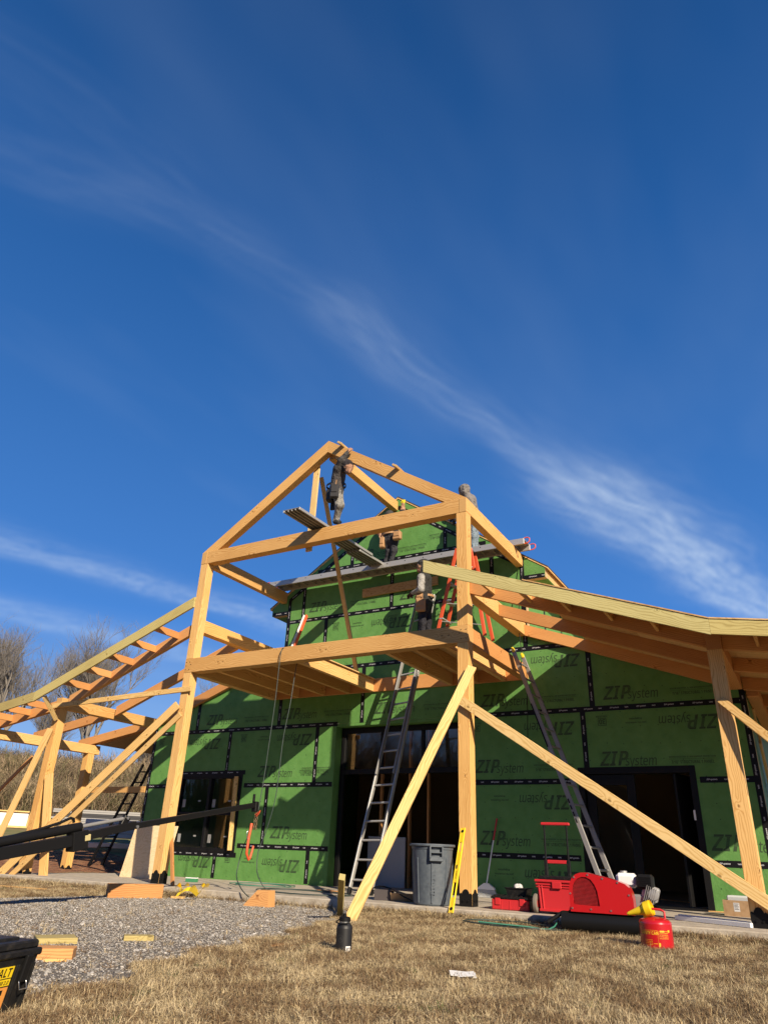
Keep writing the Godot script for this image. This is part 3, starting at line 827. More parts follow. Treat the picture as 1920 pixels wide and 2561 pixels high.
# ---------------------------------------------------------------- loose ground cover
var gravel_poly := PackedVector2Array()
func flat_poly(pts, y) -> MB:
	var b = MB.new()
	var p = PackedVector2Array(pts)
	if Geometry2D.is_polygon_clockwise(p): p.reverse()
	var ix = Geometry2D.triangulate_polygon(p)
	for k in range(0, ix.size(), 3):
		var q = [p[ix[k]], p[ix[k + 1]], p[ix[k + 2]]]
		var A = Vector3(q[0].x, y, q[0].y); var B = Vector3(q[1].x, y, q[1].y); var Cc = Vector3(q[2].x, y, q[2].y)
		if (B - A).cross(Cc - A).y < 0: b.tri(A, Cc, B)
		else: b.tri(A, B, Cc)
	return b
func in_view(p: Vector3, margin := 1.12) -> bool:
	var q = turn.inverse() * (p - eye)
	if q.z > -0.3: return false
	var x = absf(q.x / -q.z * F / 960.0); var y = -q.y / -q.z * F / 1280.5
	return x < margin and y < margin
func build_cover():
	var edge = []
	for q in [[-420, 2262], [-200, 2254], [0, 2246], [265, 2241], [420, 2247], [600, 2240], [760, 2246], [960, 2258], [900, 2279], [800, 2312], [700, 2346], [560, 2369], [430, 2399], [330, 2443], [210, 2478], [100, 2500], [-100, 2520], [-420, 2540]]:
		var p = ay(q[0], q[1], GY)
		edge.append(Vector2(p.x, p.z))
	gravel_poly = PackedVector2Array(edge)
	struct("gravel_bed", flat_poly(edge, GY + 0.004), M.gravel)
	var near = MB.new(); var fld = MB.new()
	for xi in range(-72, -9):
		for zi in range(-60, 9):
			var cx = xi + 0.5; var cz = zi + 0.5
			var d = Vector2(cx - eye.x, cz - eye.z).length() + 0.8 * sin(cx * 0.9) + 0.6 * sin(cz * 1.3)
			if cx > -10.0 and cz > -13.0: continue
			var b = near if d < 24.5 and cz < 5.0 - absf(cx + 11.0) * 0.1 else fld
			var o = 0.012 if b == near else 0.0
			var q = []
			for e in [[0, 0], [0, 1], [1, 1], [1, 0]]: q.append(Vector3(xi + e[0] + (0.25 if xi == -10 else 0.0) * e[0], GY + land(xi + e[0], zi + e[1]) + o + (0.05 * sin((xi + e[0]) * 2.1) * sin((zi + e[1]) * 1.7) if zi < 2 and xi < -11 else 0.0), zi + e[1]))
			b.quad(q[0], q[1], q[2], q[3])
	struct("bare_soil", near, M.red_soil)
	struct("field", fld, M.field)
	# stones
	var cols = [Color(0.25, 0.235, 0.215), Color(0.33, 0.31, 0.285), Color(0.17, 0.155, 0.135), Color(0.44, 0.415, 0.385), Color(0.27, 0.225, 0.175)]
	var sm = MB.new()
	var r = RandomNumberGenerator.new(); r.seed = 11
	var ps = []
	for d in [Vector3(1, 0, 0), Vector3(-1, 0, 0), Vector3(0, 1, 0), Vector3(0, -1, 0), Vector3(0, 0, 1), Vector3(0, 0, -1)]: ps.append((d + Vector3(r.randf_range(-0.35, 0.35), r.randf_range(-0.35, 0.35), r.randf_range(-0.35, 0.35))) * r.randf_range(0.8, 1.15))
	for sx in [0, 1]:
		for sy in [2, 3]:
			for sz in [4, 5]:
				var a = ps[sx]; var b = ps[sy]; var c = ps[sz]
				if (b - a).cross(c - a).dot(a + b + c) < 0: sm.tri(a, c, b)
				else: sm.tri(a, b, c)
	var smat = std(Color(1, 1, 1), 0.95); smat.vertex_color_use_as_albedo = true
	var pts = []
	while pts.size() < 52000:
		var p = Vector3(r.randf_range(-9.0, 1.8), GY + 0.004, r.randf_range(3.45, 11.6))
		if not in_view(p): continue
		var inside = Geometry2D.is_point_in_polygon(Vector2(p.x + 0.12 * sin(p.z * 9.0 + p.x * 5.0), p.z), gravel_poly)
		if not inside:
			var p2 = Vector2(p.x - 0.1, p.z - 0.35)
			if r.randf() > (0.35 if Geometry2D.is_point_in_polygon(p2, gravel_poly) else 0.015): continue
		pts.append(p)
	var mm = MultiMesh.new()
	mm.transform_format = MultiMesh.TRANSFORM_3D; mm.use_colors = true
	mm.mesh = sm.mesh(smat); mm.instance_count = pts.size()
	for i in pts.size():
		var s = r.randf_range(0.0032, 0.009) * (1.0 if r.randf() < 0.96 else r.randf_range(1.5, 2.6))
		var bs = Basis.from_euler(Vector3(r.randf() * TAU, r.randf() * TAU, r.randf() * TAU)).scaled(Vector3(s, s * r.randf_range(0.5, 0.8), s * r.randf_range(0.8, 1.3)))
		mm.set_instance_transform(i, Transform3D(bs, pts[i] + Vector3(0, s * 0.3, 0)))
		var k = r.randf_range(0.75, 1.2); var c = cols[r.randi() % cols.size()]
		mm.set_instance_color(i, Color(c.r * k, c.g * k, c.b * k))
	var mi = MultiMeshInstance3D.new(); mi.multimesh = mm; mi.name = "gravel"
	add_child(mi)
	tag(mi, "grey crushed stone spread in front of the slab", "gravel"); mi.set_meta("kind", "stuff")
	# matted winter grass: tufts of bent blades
	var gmat = std(Color(1, 1, 1), 0.85); gmat.vertex_color_use_as_albedo = true
	gmat.backlight_enabled = true; gmat.backlight = Color(0.12, 0.1, 0.05)
	var tufts = []
	for t in 4:
		var b = MB.new()
		for k in 17:
			var an = r.randf() * TAU
			var ln = r.randf_range(0.035, 0.095) * (1.3 if t == 3 else 1.0)
			var lean = r.randf_range(1.0, 1.53) if r.randf() < 0.72 else r.randf_range(0.35, 1.0)
			var base = Vector3(r.randf_range(-0.035, 0.035), 0, r.randf_range(-0.035, 0.035))
			var dir = Vector3(cos(an), 0, sin(an)); var sd = Vector3(-sin(an), 0, cos(an)) * r.randf_range(0.0011, 0.0022)
			var m1 = base + dir * ln * 0.45 * sin(lean) + Vector3.UP * ln * 0.55 * cos(lean * 0.7)
			var m2 = base + dir * ln * sin(lean) * 1.0 + Vector3.UP * maxf(0.004, ln * 0.85 * cos(lean))
			b.col = Color.WHITE * r.randf_range(0.72, 1.15); b.col.a = 1
			b.quad(base - sd, base + sd, m1 + sd * 0.8, m1 - sd * 0.8); b.tri(m1 - sd * 0.8, m1 + sd * 0.8, m2)
		tufts.append(b.mesh(gmat))
	var gc = [Color(0.36, 0.265, 0.135), Color(0.52, 0.415, 0.245), Color(0.19, 0.12, 0.058), Color(0.30, 0.225, 0.125), Color(0.12, 0.075, 0.04)]
	var fn = FastNoiseLite.new(); fn.seed = 3; fn.frequency = 1.6
	var lists = [[], [], [], []]
	var n = 0
	while n < 118000:
		var pick = r.randf()
		var p = Vector3(r.randf_range(-9.5, 8.5), GY, r.randf_range(-1.0, 12.3))
		if p.z < 3.47 and p.x < 4.13: continue
		if not in_view(p, 1.28): continue
		if p.distance_to(eye) > 4.0 and pick > 16.0 / p.distance_squared_to(eye) + 0.35: continue
		var q = Vector2(p.x + 0.1 * sin(p.z * 7.0), p.z + 0.08 * sin(p.x * 9.0))
		if Geometry2D.is_point_in_polygon(q, gravel_poly):
			var deep = Geometry2D.is_point_in_polygon(q + Vector2(0.12, 0.4), gravel_poly)
			if r.randf() > (0.01 if deep else 0.22): continue
		lists[r.randi() % 4].append(p); n += 1
	for k in 5200:      # longer growth along the slab edge
		var p = Vector3(r.randf_range(-9.7, 4.1), GY, 3.46 + absf(r.randfn(0.0, 0.1)))
		if Geometry2D.is_point_in_polygon(Vector2(p.x, p.z + 0.1), gravel_poly) and r.randf() > 0.12: continue
		lists[3].append(p)
	for t in 4:
		var g = MultiMesh.new()
		g.transform_format = MultiMesh.TRANSFORM_3D; g.use_colors = true
		g.mesh = tufts[t]; g.instance_count = lists[t].size()
		for i in lists[t].size():
			var p = lists[t][i]
			var s = r.randf_range(0.5, 0.95) * (1.6 if p.z < 3.75 else 1.0)
			g.set_instance_transform(i, Transform3D(Basis.from_euler(Vector3(r.randfn(0.0, 0.28), r.randf() * TAU, r.randfn(0.0, 0.28))).scaled(Vector3(s, s * r.randf_range(0.7, 1.1), s)), p - Vector3(0, 0.003, 0)))
			var pat = fn.get_noise_2d(p.x, p.z)
			var c = gc[r.randi() % 5] if r.randf() < 0.55 else (gc[1] if pat > 0 else gc[2])
			if fn.get_noise_2d(p.x * 1.7 + 50.0, p.z * 1.7) > 0.5 and r.randf() < 0.55: c = Color(0.085, 0.115, 0.03)
			g.set_instance_color(i, c)
		var gi = MultiMeshInstance3D.new(); gi.multimesh = g; gi.name = "grass" if t == 0 else "grass_%03d" % t
		add_child(gi)
		tag(gi, "dry tan winter grass matted over the lawn", "grass", "dry grass of the lawn"); gi.set_meta("kind", "stuff")

# ---------------------------------------------------------------- trees and brush on the left
func tree(at: Vector3, height: float, spread: float, sd: int, label):
	var T = thing("bare_tree", label, "tree", at, "bare trees beyond the field")
	var r = RandomNumberGenerator.new(); r.seed = sd
	var tr = MB.new(); var cr = MB.new()
	height *= 1.1
	var stack = []
	var fork = 2 + sd % 2
	var trunk = [Vector3.ZERO, Vector3(0.05, height * 0.1, 0.03), Vector3(0.12, height * 0.22, -0.05)]
	tr.tube(trunk, height * 0.021, height * 0.016, 9)
	for k in fork + 2:
		var an = TAU * k / (fork + 2) + r.randf()
		stack.append([trunk[2], Vector3(cos(an) * r.randf_range(0.2, 0.55) * spread, 1.0, sin(an) * r.randf_range(0.2, 0.55) * spread).normalized(), height * r.randf_range(0.25, 0.33), height * 0.011, 0])
	stack.append([trunk[2], Vector3(0.05, 1, 0.02).normalized(), height * 0.33, height * 0.013, 0])
	while stack.size():
		var s = stack.pop_back()
		var p = s[0]; var d: Vector3 = s[1]; var path = [p]
		var seg = 4 if s[4] < 3 else 2
		for k in seg:
			d = (d + Vector3(r.randf_range(-0.18, 0.18), r.randf_range(-0.08, 0.16), r.randf_range(-0.18, 0.18))).normalized()
			p += d * s[2] / seg
			path.append(p)
		var rad = maxf(s[3], 0.0042)
		(tr if s[4] == 0 else cr).tube(path, rad, maxf(rad * 0.5, 0.0028), [7, 5, 3, 3, 3, 3][s[4]], false)
		if s[4] < 5:
			var kids = [6, 5, 4, 4, 3][s[4]]
			for k in kids:
				var t = r.randf_range(0.3, 1.0)
				var bp = path[0].lerp(path[path.size() - 1], t) if seg == 2 else path[clampi(int(t * seg + 0.5), 1, seg)]
				var side = Vector3(r.randf_range(-1, 1), r.randf_range(-0.15, 0.55), r.randf_range(-1, 1)).normalized()
				stack.append([bp, (d * 0.85 + side * 0.62 + Vector3.UP * 0.2).normalized(), s[2] * r.randf_range(0.52, 0.76), rad * 0.48, s[4] + 1])
	part("trunk", tr, M.bark, T); part("crown", cr, M.bark, T)
func build_background():
	M.bark = std(Color(0.19, 0.17, 0.15), 0.95)
	M.brush = std(Color(1, 1, 1), 0.95); M.brush.vertex_color_use_as_albedo = true
	var gp = func(px, d):      # a place on the land along a pixel column, d metres away
		var v = ray(px, 2010.0); v.y = 0; v = v.normalized()
		var p = eye + v * d
		return Vector3(p.x, GY + land(p.x, p.z), p.z)
	var th = func(px, py, d):
		var v = ray(px, py); var t = d / Vector2(v.x, v.z).length()
		return eye.y + v.y * t - gp.call(px, d).y
	tree(gp.call(185, 46.0), th.call(185, 1575, 46.0), 0.9, 4, "large bare tree with a round crown behind the lean-to rafters")
	tree(gp.call(-75, 42.0), th.call(-75, 1540, 42.0), 1.0, 5, "bare tree cut off by the picture edge left of the rafters")
	tree(gp.call(350, 62.0), th.call(350, 1830, 62.0), 0.9, 6, "small bare tree low behind the decked lean-to corner")
	tree(gp.call(505, 75.0), th.call(505, 1690, 75.0), 0.7, 8, "thin bare tree showing beside the tall porch post")
	tree(gp.call(85, 70.0), th.call(85, 1720, 70.0), 0.9, 9, "bare tree standing farther back between the two larger trees")
	# brown brush along the field
	var r = RandomNumberGenerator.new(); r.seed = 21
	var kinds = []
	for k in 3:
		var b = MB.new()
		for i in 160:
			var an = r.randf() * TAU
			var d = Vector3(cos(an) * r.randf_range(0.1, 0.8), r.randf_range(0.7, 1.6), sin(an) * r.randf_range(0.1, 0.8))
			var p0 = Vector3(r.randf_range(-0.6, 0.6), 0, r.randf_range(-0.6, 0.6))
			var p1 = p0 + d * 0.6; var p2 = p0 + d * r.randf_range(0.9, 1.3) + Vector3(r.randf_range(-0.3, 0.3), 0, r.randf_range(-0.3, 0.3))
			b.col = Color.WHITE * r.randf_range(0.6, 1.25); b.col.a = 1
			var sd = Vector3(-sin(an), 0, cos(an)) * 0.012
			b.quad(p0 - sd, p0 + sd, p1 + sd, p1 - sd); b.tri(p1 - sd, p1 + sd, p2)
			for q in 4:
				var t0 = p1.lerp(p2, r.randf()); var t1 = t0 + Vector3(r.randf_range(-0.3, 0.3), r.randf_range(-0.05, 0.35), r.randf_range(-0.3, 0.3))
				b.tri(t0 - sd * 0.7, t0 + sd * 0.7, t1)
		kinds.append(b.mesh(M.brush))
	for k in 3:
		var tf = []; var cs = []
		for i in 900:
			var px = r.randf_range(-260, 560)
			var d = r.randf_range(33.0, 62.0)
			var p = gp.call(px, d)
			if p.x > -12.0: continue
			var s = r.randf_range(0.75, 1.35) * (0.8 if d < 38 else 1.15)
			tf.append(Transform3D(Basis(Vector3.UP, r.randf() * TAU).scaled(Vector3(s * 1.2, s, s * 1.2)), p - Vector3(0, 0.05, 0)))
			cs.append([Color(0.24, 0.17, 0.10), Color(0.33, 0.25, 0.155), Color(0.18, 0.13, 0.085), Color(0.17, 0.155, 0.075)][r.randi() % 4])
		var m = MultiMesh.new()
		m.transform_format = MultiMesh.TRANSFORM_3D; m.use_colors = true; m.mesh = kinds[k]; m.instance_count = tf.size()
		for i in tf.size():
			m.set_instance_transform(i, tf[i]); m.set_instance_color(i, cs[i])
		var mi = MultiMeshInstance3D.new(); mi.multimesh = m; mi.name = "brush" if k == 0 else "brush_%03d" % k
		add_child(mi)
		tag(mi, "brown leafless brush covering the slope beyond the field", "brush", "brush on the slope"); mi.set_meta("kind", "stuff")
	# real woods on the far side of the lawn, behind the camera
	var tf = []
	for i in 420:
		var an = r.randf_range(-1.25, 0.75)
		var d = r.randf_range(26.0, 38.0)
		var sc = r.randf_range(2.6, 4.6)
		tf.append(Transform3D(Basis(Vector3.UP, r.randf() * TAU).scaled(Vector3(sc, sc, sc)), Vector3(eye.x + sin(an) * d, GY, eye.z + cos(an) * d)))
	var wm = MultiMesh.new()
	wm.transform_format = MultiMesh.TRANSFORM_3D; wm.use_colors = true; wm.mesh = kinds[0]; wm.instance_count = tf.size()
	for i in tf.size():
		wm.set_instance_transform(i, tf[i]); wm.set_instance_color(i, [Color(0.20, 0.13, 0.07), Color(0.15, 0.10, 0.06), Color(0.13, 0.115, 0.05)][i % 3])
	var wi = MultiMeshInstance3D.new(); wi.multimesh = wm; wi.name = "woods"
	add_child(wi)
	tag(wi, "leafless brown woods standing behind the photographer across the lawn", "wood"); wi.set_meta("kind", "stuff")
	# stacked building materials in the field
	var box_at = func(called, px0, px1, pyb, pyt, dist, label, cat):
		var at = func(px, py):
			var v = ray(px, py); return eye + v * (dist / Vector2(v.x, v.z).length())
		var a = at.call(px0, pyb); var c = at.call(px1, pyb); var mid = (a + c) / 2
		var h = at.call((px0 + px1) / 2.0, pyt).y - mid.y
		var T = thing(called, label, cat, Vector3(mid.x, mid.y, mid.z))
		T.rotation.y = atan2(-(c - a).z, (c - a).x)
		return [T, Vector2(c.x - a.x, c.z - a.z).length(), h]
	var q = box_at.call("panel_stack", 205, 350, 2096, 2050, 25.0, "stack of white wrapped panels lying in the field", "panel stack")
	for k in 4:
		var b = MB.new(); b.box(Transform3D(Basis(), Vector3(0.03 * sin(k * 3.0), q[2] * (k + 0.5) / 4.0, -0.5)), Vector3(q[1], q[2] / 4.0 - 0.006, 1.0), 0.012); part("panel", b, M.white, q[0])
	q = box_at.call("trim_bundle", 130, 352, 2062, 2026, 27.0, "bundle of silver and dark metal trim lengths behind the white panels", "trim bundle")
	for k in 7:
		var b = MB.new(); b.box(Transform3D(Basis(), Vector3(0.1 * sin(k * 2.0), q[2] * (k + 0.5) / 7.0, -0.2 - 0.03 * k)), Vector3(q[1], q[2] / 7.0 - 0.004, 0.5), 0.006); part("trim_length", b, M.alu_dull if k > 4 else (M.felt if k > 2 else M.alu_dull), q[0])
	q = box_at.call("wrapped_crate", -90, 66, 2068, 2028, 26.0, "long white wrapped crate with timber edges in the field", "crate")
	var b = MB.new(); b.box(Transform3D(Basis(), Vector3(0, q[2] / 2, -0.6)), Vector3(q[1], q[2], 1.2), 0.02); part("wrapping", b, M.white, q[0])
	timber("edge_board", Vector3(-q[1] / 2, q[2] + 0.02, 0.02), Vector3(q[1] / 2, q[2] + 0.02, 0.02), 0.09, 0.04, "pine", q[0]); timber("edge_board", Vector3(q[1] / 2, 0, 0.02), Vector3(q[1] / 2 + 0.05, q[2], 0.02), 0.09, 0.05, "pine", q[0])
	timber("edge_board", Vector3(-q[1] / 2, 0.03, 0.05), Vector3(q[1] / 2, 0.03, 0.05), 0.09, 0.06, "pine", q[0])
	q = box_at.call("white_sheet", 190, 345, 2121, 2108, 22.5, "flat white metal sheets lying on the dry grass of the field", "metal sheets")
	b = MB.new(); b.box(Transform3D(Basis(), Vector3(0, q[2] / 2, -0.3)), Vector3(q[1], q[2], 0.6), 0.01); part("sheet", b, M.white, q[0])
	q = box_at.call("white_sheet", -80, 90, 2106, 2092, 23.5, "flat white metal sheets lying below the wrapped crate", "metal sheets")
	b = MB.new(); b.box(Transform3D(Basis(), Vector3(0, q[2] / 2, -0.3)), Vector3(q[1], q[2], 0.6), 0.01); part("sheet", b, M.white, q[0])

# ---------------------------------------------------------------- boards, braces, offcuts
func brace(a: Vector3, b: Vector3, wide: float, n: Vector3, m, label, thick := 0.038, called := "brace_board"):
	var x = (b - a).normalized()
	var o = solo_mesh(called, timber_mesh(a, b, thick, wide, m, n.cross(x).normalized(), 0.003))
	return tag(o, label, "board")
func block(called, px, py, len, wid, hgt, yaw, m, label, cat := "offcut", gy := GY, tilt := 0.0):
	var p = ay(px, py, gy)
	var d = Vector3(cos(yaw), 0, -sin(yaw)) * len / 2
	var c = p + Vector3(0, hgt / 2 + absf(sin(tilt)) * wid / 2 * 0.9, 0)
	var o = solo_mesh(called, timber_mesh(c - d, c + d, wid, hgt, m, Vector3(sin(tilt) * sin(yaw), cos(tilt), sin(tilt) * cos(yaw)), 0.003))
	return tag(o, label, cat)
func build_boards():
	var Z = Vector3(0, 0, 1)
	brace(az(1180, 1668, 2.92), ay(872, 2308, GY), 0.14, Vector3(0.35, 0.45, 0.85), "pine", "bright diagonal brace from the right porch post down to the lawn stake")
	brace(az(1153, 1752, 2.925), az(2010, 2318, 2.96), 0.14, Z, "pine", "long diagonal brace from the right porch post down past the outer post")
	brace(az(445, 1762, 2.95), az(-60, 2243, 3.40), 0.15, Vector3(0.6, 0.15, 0.8), "pine", "long diagonal brace from the left porch post down to the lawn")
	brace(az(452, 1786, 2.90), az(-45, 2259, 3.35), 0.10, Vector3(0.6, 0.15, 0.8), "pine", "second brace board nailed under the long left diagonal brace")
	brace(az(479, 1722, 2.905), az(132, 1766, 2.905), 0.10, Z, "pine", "level tie board between the left porch post and the outer left post")
	brace(az(112, 1742, 3.49), az(141, 1800, 2.93), 0.09, Vector3(0.6, 0, 0.6), "pine", "short knee board under the left barge board")
	brace(az(127, 1822, 2.95), az(-30, 2150, 3.5), 0.14, Vector3(0.3, 0.2, 1), "pine", "pale slanting brace nailed to the outer left post")
	brace(az(82, 1893, 1.2), az(-30, 2005, 1.2), 0.09, Z, "red_fir", "thin dark brace running down left behind the slanting brace")
	var sb = brace(az(124, 1936, 2.93), az(108, 2196, 2.93), 0.19, Vector3(0.2, 0, 1), "fir", "wide plank stood against the front of the outer left post", 0.04, "plank")
	brace(Vector3(-11.7, 1.82, 0.0), Vector3(-9.56, 1.82, 0.0), 0.14, Z, "fir", "level girt board between the rear left post and the wall corner")
	brace(az(1800, 1750, 2.90), az(1985, 1895, 3.2), 0.10, Vector3(0, 0.2, 1), "pine", "weathered short brace nailed to the right outer post")
	brace(Vector3(3.93, 2.5, -0.4), Vector3(3.93, 0.9, -1.9), 0.09, Vector3.RIGHT, "pine", "pale brace on the side wall behind the right outer post")
	brace(Vector3(3.93, 3.0, 0.3 - 0.5), Vector3(3.93, 1.9, -1.2), 0.05, Vector3.RIGHT, "pine", "upper pale strip on the side wall behind the right outer post")
	brace(az(592, 1942, 0.05), az(574, 2127, 0.12), 0.09, Vector3(0.3, 0, 1), "pine", "stud stood upright in front of the right side of the black window", 0.045, "stud_board")
	brace(az(429, 2066, 2.55), ay(432, 2216, 0.0), 0.06, Vector3(0.2, 0, 1), "red_fir", "reddish stud leaning behind the left porch post", 0.04, "stud_board")
	# stake beside the foot of the brace
	var st = brace(ay(849, 2313, GY - 0.1), az(855, 2193, ay(849, 2313, GY).z), 0.07, Vector3(0.48, 0, 0.88), "treated", "square stake driven upright into the lawn beside the brace", 0.07, "stake")
	# plywood sheet leaning behind the left post
	var bl = ay(299, 2193, 0.0); var br = ay(425, 2202, 0.0)
	br = bl + (br - bl).normalized() * 1.22
	var nrm = Vector3(-(br - bl).z, 0, (br - bl).x).normalized()
	if nrm.z < 0: nrm = -nrm
	var upv = (Vector3.UP * 1.0 - nrm * 0.22).normalized()
	var ps = MB.new()
	ps.box(Transform3D(Basis((br - bl).normalized(), upv, (br - bl).normalized().cross(upv)), (bl + br) / 2 + upv * 0.5), Vector3(1.22, 1.0, 0.018), 0.002)
	solo("plywood_sheet", ps, M.pale_ply, "pale plywood sheet leaning upright behind the left porch post", "plywood")
	# header boards fixed high on the gable
	brace(Vector3(-3.62, 5.98, 0.03), Vector3(-1.72, 6.02, 0.03), 0.2, Z, "ply", "weathered brown board fixed level on the gable under the catwalk", 0.045, "header_board")
	# cleats nailed on the right gable rafter
	for q in [[-2.50, "scaffold block nailed near the peak of the gable rafter"], [-1.20, "scaffold block nailed halfway down the gable rafter"]]:
		var y = 8.305 - 0.653 * (q[0] - MID) + 0.024
		var d = Vector3(1, -0.653, 0).normalized()
		var o = solo_mesh("cleat_block", timber_mesh(Vector3(q[0], y, 2.68), Vector3(q[0], y, 3.02), 0.11, 0.04, "pine", Vector3(0.653, 1, 0).normalized(), 0.003))
		tag(o, q[1], "block")
	# offcuts on the ground
	block("timber_offcut", 335, 2246, 0.80, 0.19, 0.19, 1.02, "red_fir", "big square reddish timber offcut lying on the gravel edge")
	block("wood_scrap", 445, 2248, 0.2, 0.09, 0.035, 0.4, "pine", "small wood scrap beside the yellow strap")
	block("treated_offcut", 346, 2353, 0.24, 0.12, 0.042, 0.85, "treated", "single short greenish offcut in the middle of the gravel")
	block("treated_offcut", 138, 2358, 0.30, 0.26, 0.045, 1.0, "treated", "wide greenish offcut lying behind the black tool box")
	block("beam_slice", 122, 2398, 0.32, 0.18, 0.07, 0.75, "red_fir", "thick orange beam slice lying beside the black tool box")
	block("wood_splinter", 136, 2407, 0.15, 0.03, 0.02, 0.9, "fir", "thin splinter of wood under the orange beam slice")
	block("wood_scrap", 707, 2370, 0.17, 0.15, 0.02, 0.3, "red_fir", "flat orange scrap lying in the grass left of the bottle")
	block("wood_scrap", 673, 2370, 0.14, 0.04, 0.012, 0.1, "red_fir", "thin dark shaving next to the flat orange scrap")
	block("wood_scrap", 28, 2222, 1.5, 0.09, 0.035, 0.1, "fir", "orange board lying on the grass before the slab corner")
	block("wood_scrap", 822, 2232, 0.42, 0.14, 0.03, 0.05, "red_fir", "short flat board lying on the slab by the doorway ladder", "offcut", 0.0)
	block("treated_offcut", 1018, 2272, 0.62, 0.09, 0.06, -0.05, "treated", "treated offcut along the slab edge under the grey bin", "offcut", -0.1)
	block("treated_offcut", 1100, 2278, 0.5, 0.09, 0.06, 0.12, "treated", "second treated offcut by the foot of the yellow level", "offcut", -0.1)
	# wedge cut from a beam
	var w = MB.new()
	w.prism(PackedVector2Array([Vector2(-0.24, 0), Vector2(0.17, 0), Vector2(0.15, 0.21), Vector2(-0.02, 0.21)]), -0.1, 0.1, Transform3D(), 0.0, Vector2(0.4, 0.2))
	var wo = solo("beam_wedge", w, M.red_fir, "orange wedge shaped beam offcut standing on the gravel", "offcut")
	wo.position = ay(652, 2268, GY); wo.rotation.y = 0.15
	# paper in the grass
	var pp = MB.new()
	var pc = ay(1157, 2436, GY + 0.04)
	pp.box(Transform3D(Basis.from_euler(Vector3(0.12, 0.5, -0.05)), pc), Vector3(0.17, 0.002, 0.12))
	pp.box(Transform3D(Basis.from_euler(Vector3(0.16, 0.5, 0.1)), pc + Vector3(0.03, 0.004, 0.02)), Vector3(0.11, 0.0015, 0.09))
	solo("paper_scrap", pp, M.white, "crumpled white paper scrap lying in the dry grass", "paper")

# ---------------------------------------------------------------- ladders and planks
func ladder(called, label, fl: Vector3, fr: Vector3, tl: Vector3, tr: Vector3, n: int, mr, ms, group = "", rail := Vector2(0.028, 0.075)):
	var L = thing(called, label, "ladder", Vector3.ZERO, group)
	var across = (fr - fl).normalized()
	for q in [[fl, tl], [fr, tr]]:
		var d = q[1] - q[0]
		var nrm = across.cross(d.normalized()).normalized()
		var b = MB.new()
		var xf = Transform3D(Basis(d.normalized(), nrm, d.normalized().cross(nrm)), (q[0] + q[1]) / 2)
		b.box(xf, Vector3(d.length(), rail.y, rail.x), 0.004)
		var ro = part("rail", b, mr, L)
		var f = MB.new(); f.box(Transform3D(xf.basis, q[0] + d.normalized() * 0.05), Vector3(0.1, rail.y + 0.012, rail.x + 0.012), 0.004); part("foot", f, M.black, ro)
	for k in n:
		var t = (k + 0.7) / (n + 0.4)
		var b = MB.new(); b.tube([fl.lerp(tl, t), fr.lerp(tr, t)], 0.017, 0.017, 8, false)
		part("rung", b, ms, L)
	return L
